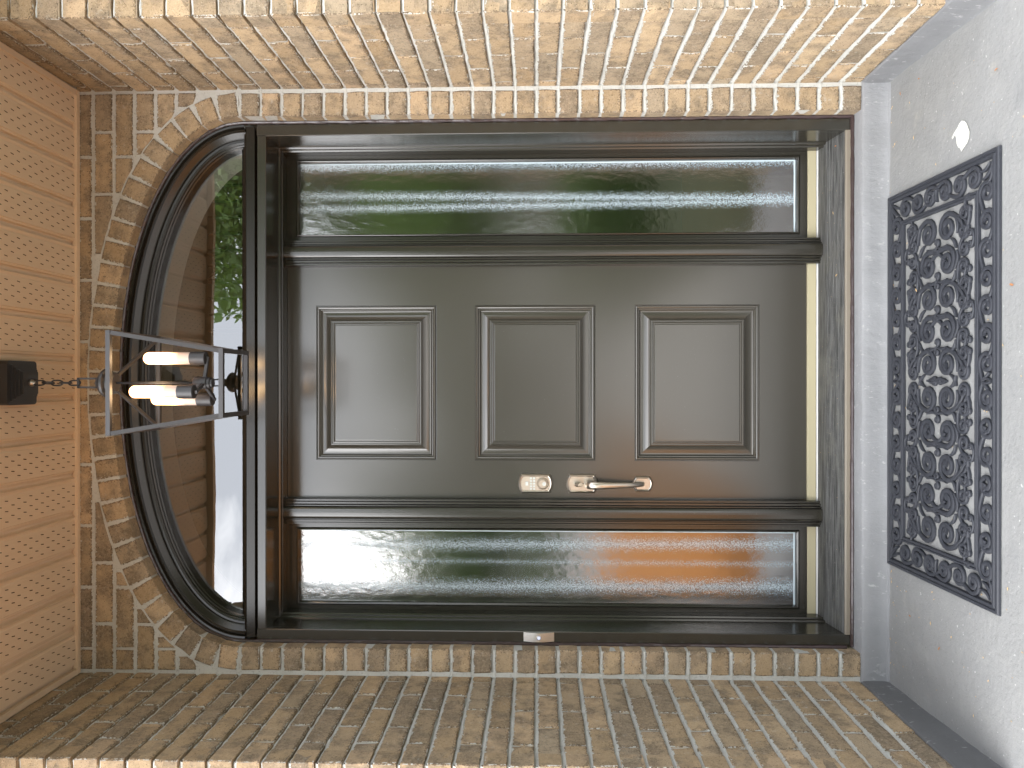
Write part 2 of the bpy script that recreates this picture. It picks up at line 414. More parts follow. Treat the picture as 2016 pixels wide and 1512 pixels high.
def resample(pts, n):
    ds = [0]
    for a, b in zip(pts, pts[1:]): ds.append(ds[-1] + (b - a).length)
    res = []; j = 0
    for k in range(n + 1):
        q = ds[-1] * k / n
        while j < len(ds) - 2 and ds[j + 1] < q: j += 1
        f_ = (q - ds[j]) / max(1e-9, ds[j + 1] - ds[j]); res.append(pts[j].lerp(pts[j + 1], f_))
    return res

# ------------------------------------------------------------------ bricks
def brick_mesh(outline, depth, name='brick', jit=.0019):
    """outline: list of (x, z), counter-clockwise seen from the front; front at y=0 facing -Y"""
    n = len(outline); cx = sum(p[0] for p in outline) / n; cz = sum(p[1] for p in outline) / n
    r1 = [(x + random.uniform(-jit, jit), z + random.uniform(-jit, jit)) for x, z in outline]
    vs = []
    for x, z in r1:
        dx, dz = cx - x, cz - z; l = math.hypot(dx, dz); k = random.uniform(.0018, .0042)
        sx_ = math.copysign(min(abs(dx), k), dx); sz_ = math.copysign(min(abs(dz), k), dz)
        vs.append((x + sx_, random.uniform(-.0004, .0010), z + sz_))
    vs += [(x, random.uniform(.0025, .0045), z) for x, z in r1]
    vs += [(x, depth, z) for x, z in outline]
    fs = [tuple(range(n))]
    for a in (0, n):
        fs += [(a + (i + 1) % n, a + i, a + n + i, a + n + (i + 1) % n) for i in range(n)]
    me = bpy.data.meshes.new(name); me.from_pydata(vs, [], fs); me.update(); me.materials.append(M['brick'])
    bm = bmesh.new(); bm.from_mesh(me); bmesh.ops.recalc_face_normals(bm, faces=bm.faces); bm.to_mesh(me); bm.free()
    return me
def rect_outline(L, H, nl=3, nh=1):
    x0, x1, z0, z1 = -L / 2, L / 2, -H / 2, H / 2; p = []
    for i in range(nl): p.append((x0 + (x1 - x0) * i / nl, z0))
    for i in range(nh + 1): p.append((x1, z0 + (z1 - z0) * i / (nh + 1)))
    for i in range(nl): p.append((x1 - (x1 - x0) * i / nl, z1))
    for i in range(nh + 1): p.append((x0, z1 - (z1 - z0) * i / (nh + 1)))
    return p
LIB = {}
def lib(L, depth=.07, H=BH):
    key = (round(L, 3), round(depth, 3), round(H, 4))
    if key not in LIB: LIB[key] = [brick_mesh(rect_outline(L, H, 4 if L > .15 else 2), depth) for _ in range(10 if L > .2 or abs(L - .084) < .002 else 3)]
    return random.choice(LIB[key])
def put_brick(parent, loc, rotz, L, depth=.07, roty=0, me=None, H=BH):
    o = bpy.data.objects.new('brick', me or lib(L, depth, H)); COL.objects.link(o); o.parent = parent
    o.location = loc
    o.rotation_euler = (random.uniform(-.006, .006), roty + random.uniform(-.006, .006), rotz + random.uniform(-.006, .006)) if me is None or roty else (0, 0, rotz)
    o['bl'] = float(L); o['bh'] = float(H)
    return o
def mortar_grid(mb, o, u, v, lu, lv, nrm, step=.012, amp=.0022, base=0):
    o, u, v, nrm = map(Vector, (o, u, v, nrm)); nu = max(1, int(lu / step)); nv = max(1, int(lv / step)); vs = []
    for j in range(nv + 1):
        for i in range(nu + 1):
            p = o + u * (lu * i / nu) + v * (lv * j / nv)
            e = 0 if i in (0, nu) or j in (0, nv) else 1
            vs.append(p + nrm * (base + e * amp * (noise.noise(p * 38) + .7 * noise.noise(p * 95))))
    W = nu + 1
    mb.add(vs, [(j * W + i, j * W + i + 1, (j + 1) * W + i + 1, (j + 1) * W + i) for j in range(nv) for i in range(nu)], True)

ROWS = 37
def joint_levels(top):
    """heights and recess of the weathered mortar: nearly flush on the lower brick, cut back under the upper one"""
    lv = [(.08, .004)]
    for k in range(38):
        jb = Z0 + k * PITCH - (PITCH - BH); jt = Z0 + k * PITCH
        for z, rc in ((jb - .004, .0055), (jb - .0012, .0012), (jb + .004, .0045), (jt + .0012, .0145), (jt + .004, .0055), (jt + BH * .5, .0055)):
            if lv[-1][0] + .001 < z < top: lv.append((z, rc))
    lv.append((top, .005)); return lv
def mortar_rows(mb, o, u, lu, nrm, top, step=.009):
    o, u, nrm = map(Vector, (o, u, nrm)); nu = int(lu / step); lv = joint_levels(top); vs = []
    for z, rc in lv:
        for i in range(nu + 1):
            p = o + u * (lu * i / nu); p.z = z
            e = 0 if i in (0, nu) else 1
            q = p + Vector((0, 0, e * .0042 * noise.noise(p * 26 + Vector((9, 9, 0)))))
            vs.append(q - nrm * (rc - e * (.0028 * noise.noise(p * 38) + .0022 * noise.noise(p * 95))))
    W = nu + 1
    mb.add(vs, [(j * W + i, j * W + i + 1, (j + 1) * W + i + 1, (j + 1) * W + i) for j in range(len(lv) - 1) for i in range(nu)], True)
REC = .0062                        # how far the mortar lies behind the brick faces
def side_wall(sign, X, YC, jointsA, jointsB, label):
    t = empty('brick_wall', (X, YC, 0), label, 'brick wall')
    mb = MB(); xm = X + sign * REC; ym = YC + REC
    mortar_rows(mb, (X, ym, .08), (0, 1, 0), 0.0 - ym + .02, (-sign, 0, 0), ZC + .008)
    mortar_rows(mb, (xm, YC, .08), (sign, 0, 0), .75, (0, -1, 0), ZC + .008)
    x2 = X + sign * 2.4
    mb.add([(xm + sign * .75, ym, .08), (x2, ym, .08), (x2, ym, ZC + .01), (xm + sign * .75, ym, ZC + .01)], [(0, 1, 2, 3)])
    mb.add([(x2, ym, -.4), (x2, .5, -.4), (x2, .5, 3.1), (x2, ym, 3.1)], [(0, 1, 2, 3)])
    mb.build('mortar', M['mortar'], t)
    rz = math.pi / 2 if sign < 0 else -math.pi / 2      # brick front (-Y) turned to face the porch
    # local front (0,-1): rotate so it points to (-sign, 0)
    far = MB()
    for k in range(ROWS):
        z = Z0 + k * PITCH + BH / 2 - .0; js = [YC] + (jointsA if k % 2 == 0 else jointsB) + [.012]
        Hk = BH
        if z - BH / 2 > ZC - .015: break
        if z + BH / 2 > ZC - .001: Hk = ZC - .001 - (z - BH / 2); z -= (BH - Hk) / 2
        wob = random.uniform(-.004, .004)
        for a, b in zip(js, js[1:]):
            a2 = a + (0 if a == YC else .005 + wob); b2 = b - (.005 - wob if b != .012 else 0)
            if b2 - a2 < .03: continue
            xx = X + sign * random.uniform(-.0012, .0018)
            put_brick(t, (xx - X, (a2 + b2) / 2 - YC, z + random.uniform(-.0012, .0012)), rz, b2 - a2, H=Hk)
        # outer face: bricks 70 mm into the wall show their ends or their sides
        e = .072 if (k % 2 == 0) == (len(jointsA) > len(jointsB) or sign > 0) else .215
        edges = [0, e]
        while edges[-1] < .70: edges.append(edges[-1] + .225)
        for a, b in zip(edges, edges[1:]):
            a2 = a + (.005 if a else -.0005); b2 = b - .005
            put_brick(t, (sign * (a2 + b2) / 2, random.uniform(-.001, .0015), z), 0, b2 - a2, H=Hk)
        x = edges[-1]
        while x < 2.3:
            far.box(X + sign * (x + .005), X + sign * (x + .22), YC, YC + .03, z - Hk / 2, z + Hk / 2); x += .225
    o = far.build('brick_field', M['brick'], t, kind='stuff'); o['bl'] = 5.; o['bh'] = 5.
    return t
side_wall(1, XR, YR, [-.482, -.257, -.032], [-.374, -.149], 'sunnier brick side wall of the porch, right of the door as you face it, pale mortar')
side_wall(-1, XL, YL, [-.395, -.158], [-.506, -.272, -.040], 'darker brick side wall of the porch on the doorbell side, left of the door as you face it')

# door wall with the arched opening
bw = empty('brick_wall', (0, 0, 0), 'brick wall around the door with stacked brick jambs and a brick arch over the half-round window', 'brick wall')
def ext_low(x, off):
    """height of the outline offset by off above x"""
    pts = OFFS[off]
    for a, b in zip(pts, pts[1:]):
        if (a.x - x) * (b.x - x) <= 0 and abs(a.x - b.x) > 1e-9:
            return a.z + (b.z - a.z) * (x - a.x) / (b.x - a.x)
    return None
OFFS = {q: arch(q, 160) for q in (0, .004, .098, .0945)}
mb = MB()
g = .0045
mortar_rows(mb, (AX + .004, 0, .08), (1, 0, 0), XR - AX + .01, (0, -1, 0), SPR)
mortar_rows(mb, (XL - .01, 0, .08), (1, 0, 0), -AX - .004 - XL + .01, (0, -1, 0), SPR)
NX = 150; NZ = 26; xs = [XL - .01 + (XR - XL + .02) * i / NX for i in range(NX + 1)]; vs = []
for x in xs:
    lo = ext_low(x, .004) or SPR
    for j in range(NZ + 1):
        z = lo + (ZC + .01 - lo) * j / NZ; p = Vector((x, 0, z)); vs.append((x, g - .002 * (noise.noise(p * 38) + .7 * noise.noise(p * 95)) * (1 if j else 0), z))
mb.add(vs, [(i * (NZ + 1) + j, (i + 1) * (NZ + 1) + j, (i + 1) * (NZ + 1) + j + 1, i * (NZ + 1) + j + 1) for i in range(NX) for j in range(NZ)], True)
rev = [Vector((AX + .004, 0, .08))] + OFFS[.004] + [Vector((-AX - .004, 0, .08))]
vs = [(p.x, y, p.z) for p in rev for y in (g, .36)]
mb.add(vs, [(2 * i, 2 * i + 1, 2 * i + 3, 2 * i + 2) for i in range(len(rev) - 1)])
mortar_grid(mb, (AX + .085, .0036, .08), (1, 0, 0), (0, 0, 1), XR - AX - .084, SPR + .12 - .08, (0, -1, 0), .007, .0012)
mortar_grid(mb, (XL - .001, .0036, .08), (1, 0, 0), (0, 0, 1), -AX - .085 - XL + .001, SPR + .12 - .08, (0, -1, 0), .007, .0012)
mb.build('mortar', M['mortar'], bw)
NJ = 29
for k in range(NJ):
    z = Z0 + k * PITCH + BH / 2
    for sg, xc in ((1, XR), (-1, XL)):
        L = .086 + random.uniform(-.003, .002)
        put_brick(bw, (sg * (AX + .0445) + random.uniform(-.0012, .0012), random.uniform(-.001, .0015), z + random.uniform(-.001, .001)), 0, .084, .1)
ring_pts = resample(arch(.044, 200), 62)
NA = 31
for k in range(NA):
    p = ring_pts[2 * k + 1]; a, b = ring_pts[2 * k], ring_pts[2 * k + 2]; tdir = (b - a).normalized(); nn = Vector((tdir.z, 0, -tdir.x))
    wa = (b - a).length - .0115
    # tapered face: a little narrower at the inside
    ang = math.atan2(nn.z, nn.x)
    o = rect_outline(.086 + random.uniform(-.002, .002), min(wa + .0035, .071) - random.uniform(0, .002), 2)
    me = brick_mesh(o, .1)
    put_brick(bw, (p.x, random.uniform(-.0015, .002), p.z), 0, .088, .1, roty=-ang + random.uniform(-.02, .02), me=me)
# courses above the arch
for k in range(NJ - 1, 37):
    zb = Z0 + k * PITCH; zt = min(zb + BH, ZC - .002)
    if zt - zb < .015: continue
    x = XR - (.150 if k % 2 else .240) - .225 * 11
    while x < XR:
        a, b = x + .005, x + .22; x += .225
        a, b = max(a, XL + .012), min(b, XR - .010)
        if XR - .010 - b < .06: b = XR - .010
        if a > XR - .06: continue
        if b - a < .03: continue
        N = max(4, int((b - a) / .012)); pts = []; runs = []
        for i in range(N + 1):
            xx = a + (b - a) * i / N; lo = ext_low(xx, .0945); lo = zb if lo is None else max(zb, lo)
            if zt - lo > .014: pts.append((xx, lo))
            else:
                if len(pts) > 2: runs.append(pts)
                pts = []
        if len(pts) > 2: runs.append(pts)
        for r in runs:
            if r[-1][0] - r[0][0] < .022: continue
            lo_pts = [r[0]] + ([q for q in r[1:-1]][::2] if max(q[1] for q in r) > zb + .002 else [r[len(r) // 3], r[2 * len(r) // 3]]) + [r[-1]]
            xa, xb = r[0][0], r[-1][0]; cx_, cz_ = (xa + xb) / 2, (zb + zt) / 2
            out_ = [(q[0] - cx_, q[1] - cz_) for q in lo_pts] + [(xb - cx_, zt - cz_), (cx_ + (xb - xa) / 6 - cx_, zt - cz_), (-(xb - xa) / 6, zt - cz_), (xa - cx_, zt - cz_)]
            me = brick_mesh(out_, .05, jit=.0012)
            o = put_brick(bw, (cx_, random.uniform(-.001, .0015), cz_), 0, xb - xa, me=me, H=zt - zb)

# ------------------------------------------------------------------ concrete floor, curb
def grid_sheet(x0, x1, y0, y1, z, st, amp, sc_):
    nx, ny = int((x1 - x0) / st), int((y1 - y0) / st); vs = []
    for j in range(ny + 1):
        for i in range(nx + 1):
            x, y = x0 + (x1 - x0) * i / nx, y0 + (y1 - y0) * j / ny
            vs.append((x, y, z + .026 + .0433 * y + amp * noise.noise(Vector((x * sc_, y * sc_, 3)))))
    return vs, [(j * (nx + 1) + i, j * (nx + 1) + i + 1, (j + 1) * (nx + 1) + i + 1, (j + 1) * (nx + 1) + i) for j in range(ny) for i in range(nx)]
mb = MB(); v_, f_ = grid_sheet(-3.4, 3.4, -1.16, .004, 0, .04, .0012, 5); mb.add(v_, f_, True)
mb.add([(-3.4, -1.16, -.0242), (3.4, -1.16, -.0242), (3.4, -1.16, -.45), (-3.4, -1.16, -.45)], [(0, 1, 2, 3)])
floor = mb.build('floor', M['concrete']); floor['kind'] = 'structure'
# the chip seen in the photo: long across the porch, pointed at the mat end
ch = [(.774, -.441), (.768, -.455), (.757, -.466), (.744, -.472), (.728, -.480), (.712, -.478), (.699, -.468), (.690, -.452), (.682, -.440), (.694, -.434), (.700, -.424), (.714, -.416), (.730, -.414), (.742, -.408), (.733, -.396), (.739, -.392), (.749, -.402), (.760, -.420), (.769, -.430)]
mb = MB(); mb.add([(x, y, .0290 + .0433 * y) for x, y in ch], [tuple(range(len(ch)))]); mb.build('paint_chip', M['chip'], floor)

cb = empty('concrete_curb', (0, 0, 0), 'grey painted concrete curb running under the brick walls and the door sill', 'curb')
def curb_run(name, a, b, nrm, prof, seg=90, mat=None):
    """prof: (distance out from the wall face, z)"""
    a, b, nrm = Vector(a), Vector(b), Vector(nrm); vs = []; n = len(prof)
    for i in range(seg + 1):
        p = a.lerp(b, i / seg)
        for j, (d, z) in enumerate(prof):
            q = p + nrm * d + Vector((0, 0, z)); w_ = .0025 * noise.noise(q * 9) + .0012 * noise.noise(q * 40)
            q = q + nrm * (w_ if j < n - 1 else 0) + Vector((0, 0, w_ * .6 if 0 < j < n - 1 else 0)); vs.append(q)
    mbb = MB(); mbb.add(vs, [(i * n + j, i * n + j + 1, (i + 1) * n + j + 1, (i + 1) * n + j) for i in range(seg) for j in range(n - 1)], True)
    return mbb.build(name, mat or M['curb'], cb)
pf = [(-.12, .122), (-.055, .121), (-.004, .117), (.003, .113), (.006, .105), (.0065, .085), (.007, .06), (.008, .04), (.012, .029), (.022, .0245), (.03, .018)]
curb_run('door_curb', (XR + .0, 0, 0), (XL - .0, 0, 0), (0, -1, 0), pf)
ps = [(-.06, .1175), (-.002, .1165), (.0035, .112), (.0055, .10), (.006, .06), (.007, .012), (.012, .0), (.02, -.004)]
curb_run('side_curb', (XR, YR - .05, 0), (XR, .0, 0), (-1, 0, 0), ps, 50, M['curb_half_shade'])
curb_run('side_curb', (XL, YL - .05, 0), (XL, .0, 0), (1, 0, 0), ps, 50, M['curb_shade'])
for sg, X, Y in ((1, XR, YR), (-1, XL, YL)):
    mb = MB(); mb.box(X + sg * .001, X + sg * 2.4, Y - .006, Y + .3, -.4, .1165); mb.build('outer_curb', M['curb_shade'], cb)

# ------------------------------------------------------------------ soffit
so = empty('porch_soffit', (0, 0, ZC), 'tan vented vinyl soffit with long grooves and small slots above the door', 'soffit')
GP, G0 = .1403, .0785
nlo, nhi = -18, 17
perf = MB()
pan_me = None
yb, yf = -.004, -.80
pr_ = [(0, 0), (.003, -.001), (.008, .013), (.0155, .0155), (.021, .0140), (.0245, .0035), (.030, .0030), (.033, -.0018), (.082, -.0018), (.128, -.0005), (.1315, .002), (.136, .002), (.1403, -.0004)]
mbp = MB(); vs = [(x, y, z) for y in (yb, yf) for x, z in pr_]; n = len(pr_)
mbp.add(vs, [(i, i + 1, n + i + 1, n + i) for i in range(n - 1)])
for k in range(nlo, nhi + 1):
    x0 = G0 - .010 + k * GP
    if pan_me is None:
        o = mbp.build('soffit_panel', M['soffit'], None); pan_me = o.data
        # panel mesh is shared, so move it by the object's location
        o.parent = so; o.location = (x0, 0, 0)
    else:
        o = bpy.data.objects.new('soffit_panel', pan_me); COL.objects.link(o); o.parent = so; o.location = (x0, 0, 0)
    for r in range(5):
        xx = x0 + .049 + r * .0165; y = -.030 - .029 * (r % 2)
        while y > -.78:
            yy = y + random.uniform(-.001, .001); perf.add([(xx - .0014, yy, ZC - .0030), (xx + .0014, yy, ZC - .0030), (xx + .0034, yy - .0145, ZC - .0027), (xx + .0008, yy - .0145, ZC - .0027)], [(0, 1, 2, 3)]); y -= .058
perf.build('vent_slots', M['slot'], so, kind='stuff')
mb = MB(); mb.box(XL + .002, XR - .002, -.020, -.003, ZC - .0075, ZC + .012); mb.box(XL + .002, XR - .002, -.024, -.021, ZC - .010, ZC + .004); mb.build('edge_trim', M['soffit'], so)
for sg, X, Y in ((1, XR, YR), (-1, XL, YL)):
    mb = MB(); a, b = sorted((X - sg * .020, X - sg * .003)); mb.box(a, b, Y - .02, -.022, ZC - .0080, ZC + .012)
    a, b = sorted((X - sg * .024, X - sg * .021)); mb.box(a, b, Y - .02, -.024, ZC - .0105, ZC + .004)
    a, b = sorted((X - sg * .02, X + sg * 1.4)); mb.box(a, b, Y - .020, Y - .003, ZC - .0079, ZC + .012); mb.build('edge_trim', M['soffit'], so)
mb = MB(); mb.box(-3.5, 3.5, -.83, -.802, ZC - .03, ZC + .16); mb.build('fascia', M['soffit'], so)
mb = MB(); mb.box(-3.5, 3.5, -.80, 4.4, ZC + .04, ZC + .16); mb.build('roof_deck', M['interior'], so)

# ------------------------------------------------------------------ house interior seen through the glass
ir = empty('hallway', (0, 0, 0), 'dim hallway behind the glass of the door and the half-round window', 'hallway')
mb = MB(); x0, x1, y0, y1, z0, z1 = -1.9, 1.9, .365, 3.4, .10, 3.3
v = [(x, y, z) for x in (x0, x1) for y in (y0, y1) for z in (z0, z1)]
mb.add(v, [(4, 6, 7, 5), (2, 3, 7, 6), (1, 5, 7, 3)])
for a, b, c, d in ((y0, .8, z0, z1), (2.3, y1, z0, z1), (.8, 2.3, z0, 1.3), (.8, 2.3, 2.8, z1)): mb.add([(x0, a, c), (x0, b, c), (x0, b, d), (x0, a, d)], [(0, 1, 2, 3)])  # unseen opening added in the left wall to let sky light in
mb.build('plaster_walls', M['interior'], ir)
mb = MB(); mb.add([(x0, y0 - .1, z0), (x1, y0 - .1, z0), (x1, y1, z0), (x0, y1, z0)], [(0, 1, 2, 3)]); mb.build('wood_floor', M['wood'], ir)
# back of the door wall: plaster with the opening left free
mb = MB(); rin = [Vector((AX + .004, 0, .1))] + OFFS[.004] + [Vector((-AX - .004, 0, .1))]
for i in range(len(rin) - 1):
    a, b = rin[i], rin[i + 1]
    if abs(a.x - b.x) > 1e-6: mb.add([(a.x, .362, a.z), (b.x, .362, b.z), (b.x, .362, 3.3), (a.x, .362, 3.3)], [(0, 1, 2, 3)])
for a, b in ((AX + .004, 1.9), (-1.9, -AX - .004)): mb.add([(a, .362, .1), (b, .362, .1), (b, .362, 3.3), (a, .362, 3.3)], [(0, 1, 2, 3)])
mb.build('inner_wall', M['interior'], ir)
# interior lining of the arch
lin = arch(-.078, 96); mb = MB()
vs = [(p.x, y, max(p.z, 2.36)) for p in lin for y in (.165, .30)]; mb.add(vs, [(2 * i, 2 * i + 1, 2 * i + 3, 2 * i + 2) for i in range(len(lin) - 1)], True); mb.build('arch_lining', M['lining'], ir)
rail = empty('stair_railing', (0, 1.2, 1.9), 'dark iron stair railing with scrolls seen dimly through the half-round window', 'railing')
k = 0
for i in range(14):
    x = 0.18 + i * .085; mb = MB(); mb.bar((x, 1.2, 2.64), (x, 1.2, 3.2), .012); mb.build('baluster', M['black'], rail)
mb = MB(); mb.bar((.1, 1.2, 2.64), (1.4, 1.2, 2.64), .03, .02); mb.build('handrail', M['black'], rail)
for sx_, cxx in ((1, .60), (-1, .60)):
    pts = [(cxx + sx_ * (.02 + .09 * t / 1.0 + .03 * math.sin(6.5 * t) * (1 - t)), 1.19, 2.93 + .05 * math.sin(math.pi * 1.6 * t)) for t in [i / 16 for i in range(17)]]
    mb = MB(); mb.tube(pts, .008, 6); mb.build('scroll', M['black'], rail)

# ------------------------------------------------------------------ door frame
YF, YD = .06, .28
df = empty('door_frame', (0, YF, .12), 'dark brown door frame with deep jambs, two fluted posts and a ribbed sill under the brick arch', 'door frame')
x0, x1, z1, z0 = -.960, .957, 2.306, .1275
xi0, xi1, zi = -.9175, .913, 2.272
for sg, xo, xi in ((1, x1, xi1), (-1, x0, xi0)):
    mb = MB(); s_ = sg
    mb.sweep_z([(xo, .085), (xo, YF + .005), (xo - s_ * .003, YF), (xi + s_ * .003, YF), (xi, YF + .003), (xi, .085)], z0, z1); mb.add([(xo, .085, z1), (xo, YF, z1), (xi, YF, z1), (xi, .085, z1)], [(0, 1, 2, 3)]); mb.add([(xo, .085, z0), (xo, YF, z0), (xi, YF, z0), (xi, .085, z0)], [(0, 1, 2, 3)])
    mb.build('casing', M['frame'], df)
    mb = MB(); mb.sweep_z([(xi, .0851), (xi - s_ * .002, .195), (xi - s_ * .008, .197), (xi - s_ * .009, .212), (xi - s_ * .015, .214), (xi - s_ * .015, .222), (xi - s_ * .012, .226), (xi - s_ * .012, .30)], .12, zi + .02); mb.build('jamb', M['frame'], df)
mb = MB(); n_ = [(.085, zi), (YF + .003, zi), (YF, zi + .003), (YF, z1 - .003), (YF + .004, z1), (.1, z1)]
vs = [(x, y, z) for x in (xi0 - .0003, xi1 + .0003) for y, z in n_]; mb.add(vs, [(i, i + 1, len(n_) + i + 1, len(n_) + i) for i in range(len(n_) - 1)]); mb.build('head_casing', M['frame'], df)
mb = MB(); n_ = [(.0852, zi), (.195, zi - .002), (.197, zi - .008), (.212, zi - .009), (.214, zi - .0115), (.222, zi - .0115), (.226, zi - .008), (.30, zi - .008)]
vs = [(x, y, z) for x in (xi0, xi1) for y, z in n_]; mb.add(vs, [(i, i + 1, len(n_) + i + 1, len(n_) + i) for i in range(len(n_) - 1)]); mb.build('head_jamb', M['frame'], df)
def mullion(xc):
    half = [(.0500, .285), (.0500, .245), (.0488, .242), (.0432, .242), (.0424, .2475), (.0412, .2475), (.0404, .238), (.0392, .236), (.0330, .236), (.0322, .242), (.0308, .242), (.0296, .229), (.0284, .2265), (.0262, .2265), (.0252, .232), (.0240, .232), (.0226, .221), (.0205, .2185), (.0150, .2165), (.0075, .2155)]
    pr2 = [(xc + a, y) for a, y in half] + [(xc, .2152)] + [(xc - a, y) for a, y in reversed(half)]
    mb = MB(); mb.sweep_z(pr2, .1705, zi - .009); n = len(pr2)
    mb.add([(x, y, .1705) for x, y in pr2], [tuple(range(n))]); return mb.build('fluted_post', M['frame'], df)
mullion(.5095); mullion(-.5115)
# sill: ribbed slope rising to the door
mb = MB(); prof = [(.058, .100), (.058, .1445), (.060, .1475), (.066, .1485), (.070, .1470)]
for i in range(9):
    ya = .076 + i * .0130; za = .1470 + (ya - .07) * .17
    prof += [(ya, za), (ya + .0015, za - .0052), (ya + .0045, za - .0050), (ya + .006, za + .0005)]
prof += [(.205, .169), (.240, .1705), (.262, .171), (.30, .171)]
lip = prof[:5]; body = prof[4:]
def sweep_x(name, pr3, mat, xa, xb, par, seg=1, lab=None):
    mb = MB(); n = len(pr3); vs = [(xa + (xb - xa) * i / seg, y, z) for i in range(seg + 1) for y, z in pr3]
    mb.add(vs, [(i * n + j, i * n + j + 1, (i + 1) * n + j + 1, (i + 1) * n + j) for i in range(seg) for j in range(n - 1)]); return mb.build(name, mat, par)
sweep_x('sill_lip', lip, M['tan_lip'], xi0 - .0, xi1, df); sweep_x('sill', body, M['sill'], xi0, xi1, df)
for a, b in ((-.905, -.5615), (-.4615, .4595), (.5595, .901)):
    sweep_x('white_weather_strip', [(.272, .160), (.266, .166), (.265, .171), (.267, .1745), (.272, .176)], M['white_strip'], a, b, df)
    sweep_x('beige_weather_strip', [(.272, .1765), (.269, .178), (.269, .2075), (.272, .2095), (.29, .2095)], M['beige_strip'], a, b, df)
mb = MB(); mb.box(-.95, .948, .072, .16, 2.290, 2.3465); mb.build('head_filler', M['transom'], df)
# caulk bead between brick and frame
mb = MB(); path = [Vector((AX - .001, .057, .125 + i * .012)) for i in range(int((SPR - .125) / .012))] + [p + Vector((0, .057, 0)) for p in resample(arch(-.001, 160), 190)] + [Vector((-AX + .001, .057, SPR - i * .012)) for i in range(int((SPR - .125) / .012))]
rr = [.0068 + .0022 * noise.noise(p * 30) + .0012 * noise.noise(p * 90) for p in path]
mb.tube([p + Vector((.0012 * noise.noise(p * 22), .001 * noise.noise(p * 25 + Vector((5, 0, 0))), 0)) for p in path], rr, 8)
mb.build('caulk_bead', M['caulk'], df)
mb = MB(); pth = [Vector((AX - .001 - i * .012, .056, .1245)) for i in range(161)]; mb.tube(pth, [.0075 + .002 * noise.noise(p * 30) for p in pth], 8); mb.build('caulk_bead', M['caulk'], df)

# ------------------------------------------------------------------ front door
dr = empty('front_door', (0, YD, .21), 'dark olive-brown three-panel front door with nickel keypad lock and handle', 'door')
dx0, dx1, dz0, dz1 = -.4610, .4590, .2105, 2.263
panels = [(-.311, .305, 1.664, 2.147), (-.311, .305, 1.035, 1.512), (-.311, .305, .393, .881)]
mb = MB(); zs = [dz0] + [q for p in sorted(panels, key=lambda p: p[2]) for q in p[2:]] + [dz1]
mb.add([(dx0, YD, dz0), (-.311, YD, dz0), (-.311, YD, dz1), (dx0, YD, dz1)], [(0, 1, 2, 3)])
mb.add([(.305, YD, dz0), (dx1, YD, dz0), (dx1, YD, dz1), (.305, YD, dz1)], [(0, 1, 2, 3)])
for a, b in zip(zs[::2], zs[1::2]): mb.add([(-.311, YD, a), (.305, YD, a), (.305, YD, b), (-.311, YD, b)], [(0, 1, 2, 3)])
mb.ring(dx0, dx1, dz0, dz1, [(0, YD), (0, YD + .044)]); mb.build('door_slab', M['door'], dr)
mp_ = [(0, .0), (.0010, .0032), (.0030, .0034), (.0042, -.0008), (.0056, -.0032), (.0075, -.0042), (.0100, -.0042), (.0125, -.0030), (.0148, .0004), (.0158, .0026), (.0188, .0030), (.0205, .0056), (.0235, .0094), (.0250, .0102), (.0290, .0104), (.0340, .0100), (.0390, .0091), (.0440, .0077), (.0490, .0057), (.0540, .0030), (.0590, -.0006), (.0606, -.0030), (.0626, -.0032), (.0640, -.0010), (.0675, -.0008), (.0690, -.0046), (.0712, -.0050), (.0735, -.0026), (.0762, -.0024), (.0778, -.0048), (.0800, -.0052)]
for i, (a, b, c, d) in enumerate(panels):
    mb = MB(); mb.ring(a, b, c, d, [(q, YD + y) for q, y in mp_], close=True); mb.build('door_panel', M['door'], dr)
# lock and handle
def shield(w_, h_, n=9, bulge=.010, ear=.004):
    """plate outline: straight sides, bowed ends with small ears"""
    pts = []; hz = h_ / 2 - bulge
    for sz in (-1, 1):
        row = []
        for i in range(n):
            t = -1 + 2 * i / (n - 1); row.append((t * (w_ / 2 - ear), sz * (hz + bulge * (1 - t * t) ** .8)))
        row = [(-w_ / 2, sz * hz)] + row + [(w_ / 2, sz * hz)]
        if sz > 0: row.reverse()
        pts += row
    return pts
def plate(name, cx_, cz_, w_, h_, y0, steps, mat, par):
    """steps = (scale inset, y)"""
    base = shield(w_, h_); mb = MB(); n = len(base); vs = []
    for ins, y in steps:
        fx, fz = (w_ / 2 - ins) / (w_ / 2), (h_ / 2 - ins) / (h_ / 2)
        vs += [(cx_ + x * fx, y0 + y, cz_ + z * fz) for x, z in base]
    fs = [(j * n + i, j * n + (i + 1) % n, (j + 1) * n + (i + 1) % n, (j + 1) * n + i) for j in range(len(steps) - 1) for i in range(n)]
    fs.append(tuple((len(steps) - 1) * n + i for i in range(n))); mb.add(vs, fs); return mb.build(name, mat, par)
st_ = [(0, 0), (0, -.003), (.003, -.009), (.006, -.0115), (.0085, -.0105), (.010, -.0080), (.012, -.0080)]
kp = plate('keypad_lock', -.4015, 1.2715, .075, .135, YD, st_, M['nickel'], dr)
yk = YD - .008
mb = MB(); mb.box(-.409, -.394, yk - .003, yk, 1.300, 1.311); mb.build('key', M['key'], kp)
key_me = None
for r in range(2):
    for c in range(5):
        x, z = -.4015 + (c - 2) * .0106, 1.289 - r * .0122
        mb = MB(); mb.box(x - .0036, x + .0036, yk - .003, yk, z - .0042, z + .0042); mb.box(x - .0009, x + .0009, yk - .0034, yk - .003, z - .0014, z + .0014); mb.build('key', M['key'], kp)
mb = MB(); mb.disc_y((-.4015, yk, 1.243), [(.0235, 0), (.0230, -.006), (.0205, -.008), (.0195, -.0045), (.0175, -.0045), (.0172, -.010), (.0155, -.0115)], 28); mb.build('lock_cylinder', M['nickel'], kp)
